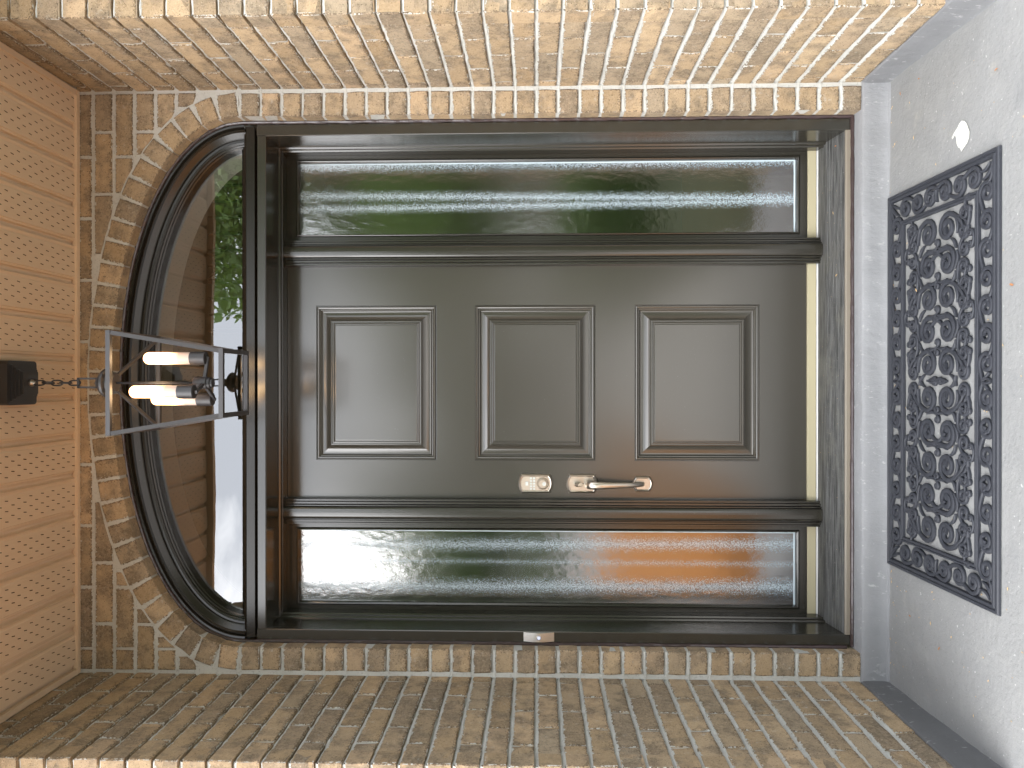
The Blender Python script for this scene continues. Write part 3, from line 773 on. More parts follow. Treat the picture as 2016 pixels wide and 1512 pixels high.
mb = MB(); mb.disc_y((-.4015, yk - .0115, 1.2375), [(.0075, 0), (.0072, -.0022)], 20); mb.box(-.4021, -.4009, yk - .0142, yk - .0138, 1.2335, 1.2415); mb.build('key_plug', M['key'], kp)
hp = plate('handle_plate', -.4015, 1.088, .075, .122, YD, st_, M['nickel'], dr)
mb = MB(); mb.tube([(-.4015, yk, 1.106), (-.4015, yk - .014, 1.108), (-.4015, yk - .03, 1.104), (-.4015, yk - .038, 1.096)], [.006, .006, .009, .008], 10, ell=2.0); mb.build('thumb_latch', M['nickel'], hp)
mb = MB(); mb.box(-.4040, -.3990, yk - .0006, yk + .001, 1.082, 1.097); mb.build('key_slot', M['black'], hp)
lp = plate('lower_plate', -.4015, .8495, .060, .078, YD, [(0, 0), (0, -.003), (.003, -.008), (.0055, -.010), (.008, -.0085), (.009, -.007)], M['nickel'], dr)
path = [(-.4015, -.006, 1.066), (-.4015, -.030, 1.070), (-.4015, -.050, 1.062), (-.4015, -.060, 1.045), (-.4015, -.062, 1.010), (-.4015, -.059, .975), (-.4015, -.053, .940), (-.4015, -.045, .905), (-.4015, -.034, .875), (-.4015, -.020, .853), (-.4015, -.006, .846)]
rad = [.014, .0150, .0162, .0155, .0140, .0125, .0112, .0102, .0094, .0088, .0088]
P2 = []; R2 = []
for i in range(len(path) - 1):
    p0, p1, p2, p3 = [Vector(path[max(0, min(len(path) - 1, i + q))]) for q in (-1, 0, 1, 2)]
    for k in range(4):
        t = k / 4; P2.append(.5 * ((2 * p1) + (p2 - p0) * t + (2 * p0 - 5 * p1 + 4 * p2 - p3) * t * t + (3 * p1 - p0 - 3 * p2 + p3) * t ** 3) + Vector((0, YD, 0))); R2.append(rad[i] + (rad[i + 1] - rad[i]) * t)
mb = MB(); mb.tube(P2, R2, 14, ell=.55); mb.build('grip', M['nickel'], dr)

# ------------------------------------------------------------------ sidelights
def sidelight(xa, xb, light_streaks, label):
    xc = (xa + xb) / 2
    t = empty('sidelight_window', (xc, .27, .2105), label, 'window')
    ga, gb, gz0, gz1 = xa + .029, xb - .0285, .252, 2.213
    mb = MB(); y = .272
    # flat stiles and rails, then the glazing bead
    mb.add([(xa, y, .2105), (ga - .012, y, .2105), (ga - .012, y, 2.263), (xa, y, 2.263)], [(0, 1, 2, 3)])
    mb.add([(gb + .012, y, .2105), (xb, y, .2105), (xb, y, 2.263), (gb + .012, y, 2.263)], [(0, 1, 2, 3)])
    mb.add([(ga - .012, y, .2105), (gb + .012, y, .2105), (gb + .012, y, gz0 - .012), (ga - .012, y, gz0 - .012)], [(0, 1, 2, 3)])
    mb.add([(ga - .012, y, gz1 + .012), (gb + .012, y, gz1 + .012), (gb + .012, y, 2.263), (ga - .012, y, 2.263)], [(0, 1, 2, 3)])
    mb.ring(xa, xb, .2105, 2.263, [(0, y), (0, .31)])
    mb.build('sash', M['frame'], t)
    mb = MB(); mb.ring(ga - .012, gb + .012, gz0 - .012, gz1 + .012, [(0, y), (.0008, y + .003), (.002, y - .001), (.0035, y - .004), (.006, y - .0048), (.0085, y - .0035), (.0108, y + .004), (.012, y + .014), (.0124, y + .018)]); mb.build('glazing_bead', M['frame'], t)
    gm = mat_glass_rain('privacy_glass', [(a - xc, b - xc, c, d) for a, b, c, d in light_streaks])
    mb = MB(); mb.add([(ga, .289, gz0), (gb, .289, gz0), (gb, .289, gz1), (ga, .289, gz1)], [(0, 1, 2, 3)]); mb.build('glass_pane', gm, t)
    mb = MB(); mb.box(ga + .0005, gb - .0005, .2865, .2885, gz0 + .0004, gz0 + .006); mb.box(gb - .0045, gb - .0004, .2865, .2885, gz0 + .0065, gz1 - .0005); mb.build('edge_highlight', M['edge_glint'], t)  # pale strips draw the bright edge highlight of the pane as geometry
    return t
# painted light streak: (x at top, x at bottom, half width, strength)
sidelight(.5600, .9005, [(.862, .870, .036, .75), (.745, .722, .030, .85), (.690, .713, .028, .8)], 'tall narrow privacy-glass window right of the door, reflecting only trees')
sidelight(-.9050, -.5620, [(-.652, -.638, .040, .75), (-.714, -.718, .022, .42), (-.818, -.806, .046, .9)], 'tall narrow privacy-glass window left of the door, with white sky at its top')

# ------------------------------------------------------------------ transom window
tr = empty('transom_window', (0, .06, 2.31), 'half-round window in a dark curved frame over the door, reflecting sky and the soffit', 'window')
def arch_at(ins, n=120):
    return arch(-ins, n)
prof = [(.006, .062), (.009, .058), (.016, .059), (.019, .066), (.021, .070), (.024, .064), (.028, .064), (.033, .070), (.050, .082), (.0535, .083), (.0545, .091), (.062, .092), (.0635, .090), (.070, .092), (.0715, .099), (.0760, .101), (.0775, .108), (.0815, .111), (.083, .122), (.086, .142)]
def arch_ring(name, pr4, mat, zmin):
    mb = MB(); rows = [arch_at(a) for a, y in pr4]; n = len(rows[0]); vs = []
    for (a, y), row in zip(pr4, rows):
        for p in row: vs.append((p.x, y, max(p.z, zmin)))
    mb.add(vs, [(i * n + j, i * n + j + 1, (i + 1) * n + j + 1, (i + 1) * n + j) for i in range(len(pr4) - 1) for j in range(n - 1)])
    return mb.build(name, mat, tr)
arch_ring('outer_frame', prof[:9], M['transom'], 2.3475); arch_ring('inner_sash', prof[8:], M['transom'], 2.3475)
sweep_x('bottom_rail', [(.06, 2.3115), (.056, 2.313), (.055, 2.343), (.058, 2.347), (.070, 2.3475), (.074, 2.358), (.100, 2.364), (.104, 2.374), (.118, 2.378), (.122, 2.385), (.141, 2.389)], M['transom'], -.948, .946, tr)
gl = [p for p in arch(-.084, 120) if p.z > 2.384]
mb = MB(); mb.add([(p.x, .1405, p.z) for p in gl], [tuple(range(len(gl)))]); mb.build('glass_pane', M['glass'], tr)
# ------------------------------------------------------------------ doorbell
db = empty('doorbell', (-.936, YF, 1.259), 'small bowed steel doorbell with a round lit button on the left door casing', 'doorbell')
mb = MB(); n = 14; vs = []
for i in range(n + 1):
    t = i / n; z = 1.315 - .112 * t; y = YF - .003 - .011 * math.sin(math.pi * t)
    for x in (-.9525, -.9195):
        vs += [(x, y, z), (x, YF, z)]
fs = []
for i in range(n):
    a = i * 4; fs += [(a, a + 2, a + 6, a + 4), (a, a + 4, a + 5, a + 1), (a + 2, a + 3, a + 7, a + 6)]
fs += [(0, 1, 3, 2), (n * 4, n * 4 + 2, n * 4 + 3, n * 4 + 1)]
mb.add(vs, fs); mb.build('cover', M['chrome'], db)
mb = MB(); mb.disc_y((-.936, YF - .013, 1.259), [(.0090, 0), (.0090, -.0035), (.0070, -.0045)], 20); bt = mb.build('button_ring', M['nickel_dark'], db)
mb = MB(); mb.disc_y((-.936, YF - .0175, 1.259), [(.0062, 0), (.0050, -.0015)], 18); mb.build('button', M['button'], db)
for z in (1.308, 1.210):
    mb = MB(); mb.disc_y((-.936, YF - .004, z), [(.0035, 0), (.0028, -.003)], 12); mb.build('screw', M['chrome'], db)

# ------------------------------------------------------------------ pendant lantern
LX, LY = -.003, -.362
ld = empty('pendant_lantern', (LX, LY, 2.22), 'black open-frame pendant lantern with three lit tube bulbs hanging on a chain from the soffit', 'lantern')
mb = MB()
def rbox(mb, h, z0, z1, r=.01):
    c = []
    for qx, qy, a0 in ((1, 1, 0), (-1, 1, 90), (-1, -1, 180), (1, -1, 270)):
        for a in (0, 30, 60, 90):
            c.append((LX + qx * (h - r) + r * math.cos(R_(a0 + a)), LY + qy * (h - r) + r * math.sin(R_(a0 + a))))
    n = len(c); vs = [(x, y, z) for z in (z0, z1) for x, y in c]
    mb.add(vs, [(i, (i + 1) % n, n + (i + 1) % n, n + i) for i in range(n)] + [tuple(range(n)), tuple(n + i for i in range(n))])
rbox(mb, .070, 2.906, 2.9425, .012)
for h, a, b in ((.057, 2.899, 2.906), (.050, 2.892, 2.899), (.043, 2.885, 2.892), (.036, 2.878, 2.885)): rbox(mb, h, a, b, .004)
cn = mb.build('ceiling_canopy', M['black'], ld)
mb = MB(); mb.lathe((LX, LY, 2.862), [(.003, 0), (.006, .002), (.008, .008), (.0115, .011), (.0115, .016)], 16); mb.build('canopy_nut', M['nickel_dark'], cn)
# chain
zt = 2.864; nlk = 5; ln = (zt - 2.722) / nlk
for i in range(nlk):
    zc = zt - ln * (i + .5); mb = MB(); pts = []
    ax = i % 2; tilt = [.5, 1.9, .2, 1.7, .4][i]
    for k in range(16):
        a = 2 * math.pi * k / 16; u = .0085 * math.cos(a); v_ = (ln / 2 + .0045) * math.copysign(abs(math.sin(a)) ** .75, math.sin(a))
        pts.append((LX + u * math.cos(tilt), LY + u * math.sin(tilt), zc + v_))
    mb.tube(pts, .0027, 6, closed=True); mb.build('chain_link', M['black'], ld)
mb = MB(); zl0, zl1 = 2.664, 2.724
for a, b in (((-.014, zl0), (-.014, zl1)), ((.014, zl0), (.014, zl1)), ((-.0165, zl0 + .0), (.0165, zl0 + .0)), ((-.0165, zl1), (.0165, zl1))): mb.bar((LX + a[0], LY, a[1]), (LX + b[0], LY, b[1]), .006, .006)
mb.build('hanging_loop', M['bronze'], ld)
mb = MB(); mb.lathe((LX, LY, 2.600), [(.0, 0), (.026, 0), (.034, .006), (.034, .022), (.045, .026), (.046, .033), (.040, .042), (.026, .052), (.012, .059), (.006, .062), (.006, .068), (0, .068)], 28); cap = mb.build('cap', M['bronze'], ld)
TH, BHf, ZT, ZB, bw_ = .157, .105, 2.540, 2.222, .0135
cor = [(1, 1), (-1, 1), (-1, -1), (1, -1)]
for i in range(4):
    a, b = cor[i], cor[(i + 1) % 4]; e = bw_ / 2
    for H_, Z_ in ((TH, ZT), (BHf, ZB)):
        if i % 2 == 0: p, q = (LX + a[0] * (H_ - e + (e if a[0] else 0)), LY + a[1] * (H_ - e)), (LX + b[0] * (H_ - e + e), LY + b[1] * (H_ - e))
        else: p, q = (LX + a[0] * (H_ - e), LY + a[1] * (H_ - bw_ - .0004)), (LX + b[0] * (H_ - e), LY + b[1] * (H_ - bw_ - .0004))
        mb = MB(); mb.bar((*p, Z_), (*q, Z_), bw_); mb.build('cage_bar', M['bronze'], ld)
    mb = MB(); mb.bar((LX + a[0] * (TH - e), LY + a[1] * (TH - e), ZT - e - .0005), (LX + a[0] * (BHf - e), LY + a[1] * (BHf - e), ZB + e + .0005), bw_ - .001); mb.build('cage_bar', M['bronze'], ld)
    mb = MB(); mb.bar((LX + a[0] * .022, LY + a[1] * .022, 2.612), (LX + a[0] * (TH - .012), LY + a[1] * (TH - .012), ZT + .003), .010, .008); mb.build('brace', M['bronze'], ld)
mb = MB(); mb.tube([(LX, LY, 2.605), (LX, LY, 2.35)], .0042, 10); mb.build('stem', M['bronze'], ld)
mb = MB(); mb.lathe((LX, LY, 2.290), [(0, 0), (.014, 0), (.014, .006), (.018, .007), (.018, .012), (.0165, .013), (.0165, .016), (.0195, .018), (.0195, .056), (.017, .060), (.004, .062)], 24); mb.build('hub', M['bronze'], ld)
for ang in (8, 250, 132):
    dx, dy = math.cos(R_(ang)), math.sin(R_(ang)); bx, by = LX + .079 * dx, LY + .079 * dy
    mb = MB(); mb.bar((LX + .016 * dx, LY + .016 * dy, 2.318), (bx + .004 * dx, by + .004 * dy, 2.311), .010, .009); mb.build('arm', M['bronze'], ld)
    skt = empty('lamp_holder', (bx - LX, by - LY, 2.315 - 2.22)); skt.parent = ld
    mb = MB(); mb.lathe((bx, by, 2.315), [(0, 0), (.0185, 0), (.0215, .002), (.0215, .0495), (.019, .0500), (.019, .046)], 24); mb.build('socket', M['bronze'], skt)
    mb = MB(); pr5 = [(.0190, .048)] + [(.0197, .052), (.0198, .12)] + [(.0198 * math.cos(R_(a)), .185 + .018 * math.sin(R_(a))) for a in range(0, 91, 15)]
    mb.lathe((bx, by, 2.315), pr5, 24); bo = mb.build('bulb', M['bulb'], skt)
    # bulb texture runs up from its foot
    for v in bo.data.vertices: v.co.z -= .048
    bo.location.z += .048

# ------------------------------------------------------------------ doormat
mt = empty('doormat', (0, -.34, 0), 'dark grey rubber scrollwork doormat lying on the painted floor in front of the door', 'doormat')
MX0, MX1, MY0, MY1 = -.640, .646, -.622, -.020
mcx, mcy = (MX0 + MX1) / 2, (MY0 + MY1) / 2; MW, MD = (MX1 - MX0) / 2, (MY1 - MY0) / 2
def flat_ring(mb, hw, hd, prof):
    """prof = (inset, z)"""
    vs = []
    for d, z in prof: vs += [(mcx - hw + d, mcy - hd + d, z), (mcx + hw - d, mcy - hd + d, z), (mcx + hw - d, mcy + hd - d, z), (mcx - hw + d, mcy + hd - d, z)]
    mb.add(vs, [(i * 4 + k, i * 4 + (k + 1) % 4, i * 4 + 4 + (k + 1) % 4, i * 4 + 4 + k) for i in range(len(prof) - 1) for k in range(4)])
mb = MB(); flat_ring(mb, MW, MD, [(0, .001), (.001, .007), (.004, .010), (.011, .0102), (.013, .0075), (.016, .0075), (.018, .0115), (.024, .0115), (.026, .004), (.0265, .001)]); mb.build('outer_rim', M['rubber'], mt)
IW, ID = MW - .100, MD - .090
mb = MB(); flat_ring(mb, IW, ID, [(0, .001), (.0005, .009), (.003, .0105), (.006, .0105), (.007, .008), (.010, .008), (.0112, .0105), (.014, .0105), (.0165, .009), (.017, .001)]); mb.build('inner_rim', M['rubber'], mt)
def ribbon(path, wd, h=.0098):
    """raised rubber strand along a path, thicker bead at its curled end"""
    P = [Vector((x, y, 0)) for x, y in path]; n = len(P); mb = MB(); vs = []
    for i, p in enumerate(P):
        t = (P[min(i + 1, n - 1)] - P[max(i - 1, 0)]).normalized(); q = Vector((-t.y, t.x, 0)); w_ = wd[i] / 2
        for a, z in ((-1, .001), (-.92, h * .75), (-.45, h), (.45, h), (.92, h * .75), (1, .001)): vs.append(p + q * (a * w_) + Vector((0, 0, z)))
    m_ = 6; mb.add(vs, [(i * m_ + k, i * m_ + k + 1, (i + 1) * m_ + k + 1, (i + 1) * m_ + k) for i in range(n - 1) for k in range(m_ - 1)] + [tuple(range(m_)), tuple((n - 1) * m_ + k for k in range(m_))], True)
    return mb
def spiral(cx_, cy_, r0, r1, a0, turns, n):
    return [(cx_ + (r0 + (r1 - r0) * (i / n) ** .8) * math.cos(a0 + turns * 2 * math.pi * i / n), cy_ + (r0 + (r1 - r0) * (i / n) ** .8) * math.sin(a0 + turns * 2 * math.pi * i / n)) for i in range(n + 1)]
def make_scroll(kind, wd=.011):
    """unit scroll about 0.1 m across"""
    if kind == 'curl':          # spiral with a sweeping tail
        s_ = spiral(0, 0, .040, .010, -math.pi / 2, 1.55, 22)
        tail = [(-.085 + .085 * t, -.004 - .036 * math.sin(t * math.pi / 2) ** 1.0) for t in (0, .2, .4, .6, .8)]
        tail[0] = (-.092, .012)
        path = tail + s_
    elif kind == 'c':           # C scroll: both ends rolled in
        a = spiral(.0, .028, .030, .008, -math.pi / 2, -1.35, 16); b = spiral(.0, -.028, .030, .008, math.pi / 2, 1.35, 16)
        arc = [(.052 * math.cos(q), .058 * math.sin(q)) for q in [math.pi / 2 * (1 - 2 * i / 12) for i in range(13)]]
        a = spiral(.008, .036, .022, .006, math.pi / 2, 1.3, 15); b = spiral(.008, -.036, .022, .006, -math.pi / 2, -1.3, 15)
        path = list(reversed(a)) + [(.008 + .04 * math.sin(math.pi * i / 8), .058 * math.cos(math.pi * i / 8)) for i in range(1, 8)] + b
    elif kind == 's':
        a = spiral(.0, .030, .024, .006, -math.pi / 2 + .3, 1.4, 16); b = [(-x, -y) for x, y in a]
        path = list(reversed(a)) + [(.0, .0)] + b
    elif kind == 'leaf':
        path = [(-.045 + .09 * i / 8, .012 * math.sin(math.pi * i / 8)) for i in range(9)]
    n = len(path); W = []
    for i in range(n):
        t = i / (n - 1); e = min(i, n - 1 - i) if kind in ('c', 's') else n - 1 - i
        w_ = wd * (1.65 if e < 1 else 1.7 if e < 2 else 1.35 if e < 3 else 1.0)
        if kind == 'curl' and i < 4: w_ = wd * (.55 + .12 * i)
        if kind == 'leaf': w_ = wd * (.3 + 1.1 * math.sin(math.pi * (t * .9 + .05)))
        W.append(w_)
    ob_ = ribbon(path, W).build('scroll', M['rubber']); me = ob_.data; bpy.data.objects.remove(ob_); return me
SC = {'curl': make_scroll('curl', .0152), 'curlet': make_scroll('curl', .0175), 'c': make_scroll('c', .0165), 's': make_scroll('s', .0165), 'leaf': make_scroll('leaf', .013)}
def quad(kind, x, y, size, rot, my=(1, -1), fl=1):
    """mirrored into the quarters of the mat"""
    for mx_ in (1, -1):
        for my_ in my:
            o = bpy.data.objects.new('scroll', SC[kind]); COL.objects.link(o); o.parent = mt
            o.location = (mcx + x * mx_, mcy + y * my_ + .34, random.uniform(-.0006, .0003)); o.rotation_euler = (0, 0, rot * mx_ * my_ + random.uniform(-.05, .05)); o.scale = (size * mx_, size * my_ * fl, 1)
# border band: running scrolls pointing away from the middle
bx_ = MW - .062; by_ = MD - .057
nb = 7
for i in range(nb):
    x = .050 + i * .080
    quad('curlet', x, by_, .82, 0, fl=1 if i % 2 == 0 else -1)
for i in range(3):
    y = .040 + i * .073; quad('curlet', bx_, y, .80, math.pi / 2, fl=1 if i % 2 == 0 else -1)
quad('leaf', bx_, 0, .5, 0, (1,)); quad('leaf', .0, by_, .5, math.pi / 2)
quad('leaf', MW - .055, MD - .050, .70, math.pi / 4); quad('leaf', MW - .043, MD - .062, .55, math.pi / 4 + .4); quad('leaf', MW - .070, MD - .040, .55, math.pi / 4 - .4)
# field: two rows of large scrolls, small curls towards the rims
FX = IW - .017; FY = ID - .017
stp = .1035
for i in range(5):
    x = stp * (i + .52)
    quad('curl', x, .052, 1.06, (math.pi / 2 if i % 2 else -math.pi / 2) + .15, fl=1 if i % 2 else -1)
    quad('curlet', x - .026, .136, .62, .4 if i % 2 else math.pi - .3)
    quad('curlet', x + .026, .140, .60, math.pi + .4 if i % 2 else -.2, fl=-1)
    quad('c', x + .050, FY - .028, .44, math.pi / 2 if i % 2 else -math.pi / 2)
    quad('leaf', x - stp * .5, .026, .60, math.pi / 2); quad('leaf', x - stp * .5, .085, .52, .7 if i % 2 else -.7)
    quad('s', x - stp * .5, .0, .50, math.pi / 2 if i else 0, (1,))
    quad('leaf', x, .100, .62, .25 if i % 2 else -.25)

mt.location.z = .0125; mt.rotation_euler.x = math.atan(.0433)
# ------------------------------------------------------------------ debris
def leaf(x, y, z, s_, rz, mat, label):
    me = bpy.data.meshes.new('dry_leaf'); vs = [(-.5, 0, 0), (-.15, .16, .06), (.25, .13, .07), (.5, 0, .02), (.25, -.13, .05), (-.15, -.16, .04), (0, 0, -.01)]
    me.from_pydata([(a * s_, b * s_, c * s_ + .0008) for a, b, c in vs], [], [(6, i, (i + 1) % 6) for i in range(6)]); me.update()
    o = link('dry_leaf', me, mat); o.location = (x, y, z if y > 0 else z + .026 + .0433 * y); o.rotation_euler = (0, 0, rz); tag(o, label, 'dry leaf', 'dry leaves on the porch')
leaf(.63, .140, .1605, .014, .4, M['pale_leaf'], 'pale dry leaf on the sill in front of the right sidelight')
leaf(.395, .118, .1570, .019, 1.9, M['pale_leaf'], 'pale curled leaf on the sill beside the right fluted post')
leaf(.875, .125, .1580, .018, 1.4, M['rubbish'], 'brown leaf on the sill at the right jamb corner')
leaf(.985, -.095, .003, .016, .2, M['rubbish'], 'reddish leaf on the floor close to the right corner of the curb')
leaf(.99, -.21, .003, .013, 1.2, M['rubbish'], 'small brown leaf on the floor beside the right side curb')
leaf(.86, -.60, .003, .017, 1.7, M['rubbish'], 'brown leaf on the floor behind the white paint chip')
leaf(-.83, -.33, .003, .018, 2.4, M['rubbish'], 'brown leaf on the floor left of the mat, nearest the left side curb')
leaf(-.78, -.16, .003, .014, 1.5, M['rubbish'], 'thin brown leaf on the floor between the mat and the left curb')
leaf(.26, -.665, .003, .020, 1.3, M['rubbish'], 'orange-brown leaf on the floor just outside the front edge of the mat')
leaf(.30, -.21, .010, .016, .7, M['pale_leaf'], 'pale leaf caught inside the scrollwork of the mat')
cr_ = MB()
for i in range(170):
    if random.random() < .55: x, y = random.uniform(-1.0, 1.0), -.022 - abs(random.gauss(0, .03))
    else: x, y = random.uniform(-1.02, 1.02), random.uniform(-.72, -.06)
    s_ = random.uniform(.0010, .0032); a = random.uniform(0, 3.1); dx, dy = math.cos(a) * s_ * random.uniform(1, 2.4), math.sin(a) * s_ * 1.4; z = .0282 + .0433 * y
    cr_.add([(x - dx, y - dy, z), (x + dy * .5, y - dx * .5, z + s_ * .5), (x + dx, y + dy, z), (x - dy * .5, y + dx * .5, z + .001)], [(0, 1, 2, 3)])
for i in range(60):
    x, y = random.uniform(-.9, .9), random.uniform(.08, .25); z = .1482 + (y - .07) * .17 + .0035; s_ = random.uniform(.0008, .0022)
    cr_.add([(x - s_, y, z), (x, y - s_, z + s_ * .4), (x + s_ * 1.5, y, z), (x, y + s_, z)], [(0, 1, 2, 3)])
o = cr_.build('leaf_litter', M['pale_leaf']); tag(o, 'tiny crumbs of leaf and grit scattered on floor and sill', 'litter', kind='stuff')

# small black fitting on the outer face of the left wall (only its tip is in the picture)
hk = empty('wall_fitting', (-1.125, YL, 1.72), 'pointed black metal fitting on the outer brick face at the left edge of the porch', 'wall fitting')
mb = MB(); mb.add([(-1.165, YL - .001, 1.690), (-1.165, YL - .001, 1.750), (-1.165, YL - .045, 1.750), (-1.165, YL - .045, 1.690), (-1.108, YL - .022, 1.716)], [(0, 1, 2, 3), (0, 1, 4), (1, 2, 4), (2, 3, 4), (3, 0, 4)]); mb.build('pointed_cap', M['black'], hk)
mb = MB(); mb.box(-1.20, -1.166, YL - .05, YL - .001, 1.685, 1.755); mb.build('back_box', M['black'], hk)

# ------------------------------------------------------------------ front garden and street behind the camera (mirrored in the glass)
def simple(name, c1, c2, scl, rough=.9, kind='structure'):
    s = NT(name); ob = s.obj(); return s.done(s.bsdf(s.mix(s.noise(ob, scl, 6, .7), c1, c2), rough, spec=.2))
M['lawn'] = simple('lawn', (.022, .027, .015), (.038, .046, .022), 3)
M['pavers'] = simple('clay_pavers', (.19, .072, .014), (.26, .112, .026), 4)
M['road'] = simple('asphalt', (.15, .15, .148), (.20, .198, .19), 2); M['bounce'] = simple('pale_bounce', (.30, .295, .29), (.38, .375, .36), 2)
gr_ = MB(); gr_.add([(-400, -400, -.42), (400, -400, -.42), (400, 12, -.42), (-400, 12, -.42)], [(0, 1, 2, 3)]); o = gr_.build('ground', M['lawn']); o['kind'] = 'structure'
gr_ = MB(); gr_.add([(-6.5, -13.5, -.18), (-.75, -13.5, -.18), (-.75, -1.17, -.18), (-6.5, -1.17, -.18)], [(0, 1, 2, 3)]); o = gr_.build('driveway', M['pavers']); o['kind'] = 'structure'
gr_ = MB(); gr_.add([(-.74, -14.4, -.17), (.95, -14.4, -.17), (.95, -1.17, -.17), (-.74, -1.17, -.17)], [(0, 1, 2, 3)]); o = gr_.build('bounce_slab', M['bounce']); o['kind'] = 'structure'  # added slab out of view, bounces neutral daylight up onto the soffit
gr_ = MB(); gr_.add([(-120, -46, -.412), (120, -46, -.412), (120, -14.5, -.412), (-120, -14.5, -.412)], [(0, 1, 2, 3)]); o = gr_.build('road', M['road']); o['kind'] = 'structure'
def leafmat(name, c1, c2):
    s = NT(name); g = s.n('ShaderNodeNewGeometry'); oi = s.n('ShaderNodeObjectInfo')
    c = s.mix(s.noise(s.obj(), 1.7, 4), c1, c2); d = s.bsdf(c, .6, spec=.3)
    t = s.n('ShaderNodeBsdfTranslucent'); s.l(s.mix(.5, c, (.20, .30, .05)), t.inputs['Color'])
    m2 = s.n('ShaderNodeMixShader'); m2.inputs[0].default_value = .35; s.l(d, m2.inputs[1]); s.l(t.outputs[0], m2.inputs[2]); return s.done(m2.outputs[0])
M['leaf1'] = leafmat('foliage_green', (.045, .085, .022), (.095, .155, .042)); M['leaf2'] = leafmat('foliage_dark', (.03, .07, .018), (.07, .12, .03)); M['bark'] = simple('bark', (.09, .07, .05), (.16, .13, .10), 9)
rng = np.random.default_rng(3)
def tree(x, y, h, r, nleaf, ls, mat, label, base=None):
    t = empty('leafy_tree', (x, y, -.42), label, 'tree', 'trees across the street')
    z0 = -.42; mb = MB(); mb.tube([(x, y, z0), (x + .1, y, z0 + h * .25), (x, y + .1, z0 + h * .6), (x, y, z0 + h * .9)], [h * .028, h * .022, h * .014, h * .004], 9)
    for k in range(7):
        a = k * 2.4; zz = z0 + h * (.28 + .07 * k); mb.tube([(x, y, zz), (x + .5 * r * math.cos(a), y + .5 * r * math.sin(a), zz + h * .1), (x + .85 * r * math.cos(a), y + .85 * r * math.sin(a), zz + h * .16)], [h * .01, h * .006, h * .002], 6)
    mb.build('trunk', M['bark'], t)
    nc = 42; th = rng.uniform(0, 2 * math.pi, nc); u = rng.uniform(-1, 1, nc); rr_ = rng.uniform(.35, 1, nc) ** .6
    b0 = base if base is not None else .22
    cz = z0 + h * (b0 + (1 - b0) / 2); ry = h * (1 - b0) / 2
    cen = np.stack([x + r * rr_ * np.sqrt(1 - u * u) * np.cos(th), y + r * rr_ * np.sqrt(1 - u * u) * np.sin(th), cz + ry * .85 * rr_ * u], 1)
    ci = rng.integers(0, nc, nleaf); d = rng.normal(0, 1, (nleaf, 3)); d /= np.linalg.norm(d, axis=1)[:, None]
    P = cen[ci] + d * (rng.uniform(.3, 1, nleaf) ** .4 * r * .30)[:, None]
    A = rng.normal(0, 1, (nleaf, 3)); A /= np.linalg.norm(A, axis=1)[:, None]; B = np.cross(A, rng.normal(0, 1, (nleaf, 3))); B /= np.linalg.norm(B, axis=1)[:, None]
    sz = ls * rng.uniform(.6, 1.3, nleaf)[:, None]
    V = np.stack([P - A * sz, P + B * sz * .5, P + A * sz, P - B * sz * .5], 1).reshape(-1, 3) - np.array([x, y, z0])
    me = bpy.data.meshes.new('crown'); me.from_pydata(V.tolist(), [], np.arange(nleaf * 4).reshape(-1, 4).tolist()); me.update(); link('crown', me, mat, t)
tree(4.15, -12.2, 10.8, 3.3, 30000, .085, M['leaf1'], 'tall light green tree nearest the porch, mirrored in the right part of the half-round window', .12)
tree(7.6, -17, 11, 3.6, 9000, .16, M['leaf2'], 'dark tree at the road behind the nearest tree', .08)
tree(-9, -56, 17, 6.6, 9000, .36, M['leaf2'], 'dark round tree straight across the street', .05)
tree(-19, -58, 15.5, 6.2, 9000, .36, M['leaf1'], 'green tree across the street left of the dark round one', .05)
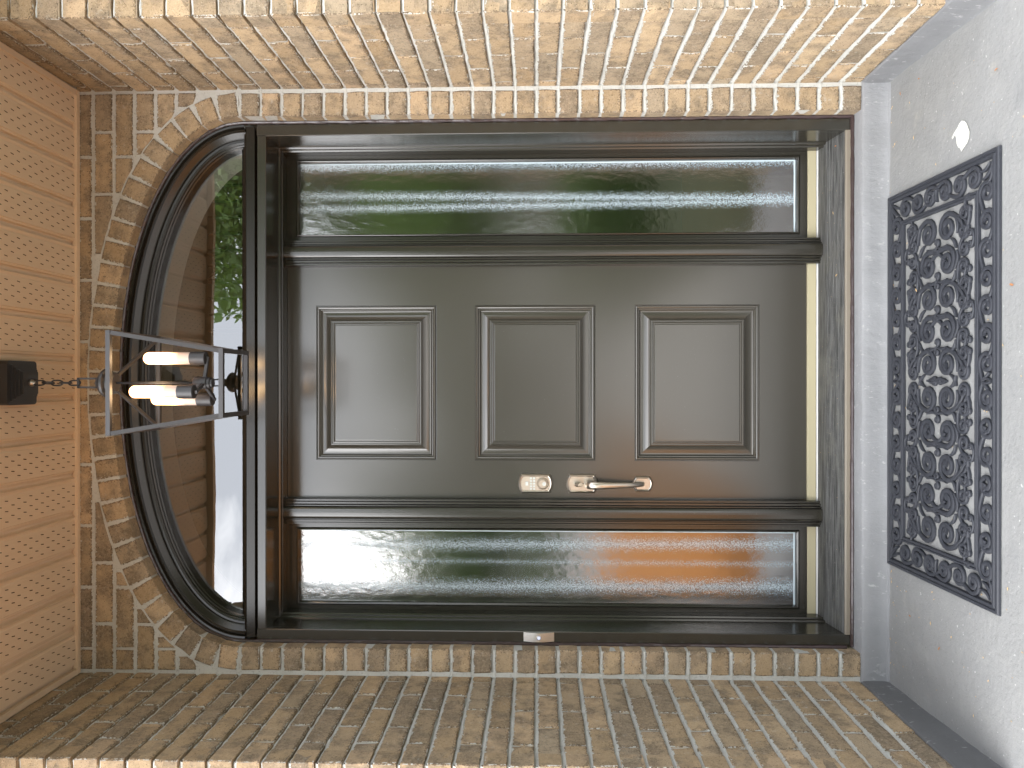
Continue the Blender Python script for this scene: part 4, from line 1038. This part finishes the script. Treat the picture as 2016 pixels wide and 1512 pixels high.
tree(-29, -60, 16, 6.4, 8000, .36, M['leaf2'], 'leftmost dark tree across the street', .05)
tree(1.5, -57, 15.5, 6.2, 8000, .36, M['leaf1'], 'green tree across the street between the dark round one and the nearest tree', .05)
tree(14, -54, 20, 7.2, 8000, .36, M['leaf2'], 'broad dark tree rightmost across the street', .05)
o = None
hn = 9000; V = np.stack([rng.uniform(-60, 60, hn), rng.uniform(-70, -66, hn), -.42 + 9 * rng.uniform(0, 1, hn) ** .8], 1)
A = rng.normal(0, 1, (hn, 3)) * .35; B = rng.normal(0, 1, (hn, 3)) * .25
me = bpy.data.meshes.new('far_woods'); me.from_pydata(np.stack([V - A, V + B, V + A, V - B], 1).reshape(-1, 3).tolist(), [], np.arange(hn * 4).reshape(-1, 4).tolist()); me.update()
o = link('far_woods', me, M['leaf2']); tag(o, 'dark mass of woodland far beyond the street', 'woods', kind='stuff')
hd = MB(); v_ = []
hn = 5000; V = np.stack([rng.uniform(-24, -3, hn), rng.uniform(-48.5, -47, hn), -.42 + 2.2 * rng.uniform(0, 1, hn)], 1)
A = rng.normal(0, 1, (hn, 3)) * .16; B = rng.normal(0, 1, (hn, 3)) * .12
me = bpy.data.meshes.new('hedge'); me.from_pydata(np.stack([V - A, V + B, V + A, V - B], 1).reshape(-1, 3).tolist(), [], np.arange(hn * 4).reshape(-1, 4).tolist()); me.update()
o = link('hedge', me, M['leaf1']); tag(o, 'low light green hedge along the far side of the street', 'hedge')

hn = 9000; V = np.stack([rng.uniform(1.2, 9, hn), rng.uniform(-9.0, -7.6, hn), -.42 + 1.25 * rng.uniform(0, 1, hn)], 1)
A = rng.normal(0, 1, (hn, 3)) * .06; B = rng.normal(0, 1, (hn, 3)) * .045
me = bpy.data.meshes.new('hedge'); me.from_pydata(np.stack([V - A, V + B, V + A, V - B], 1).reshape(-1, 3).tolist(), [], np.arange(hn * 4).reshape(-1, 4).tolist()); me.update()
o = link('hedge', me, M['leaf2']); tag(o, 'dark low hedge in the front garden on the right side, under the nearest tree', 'hedge')
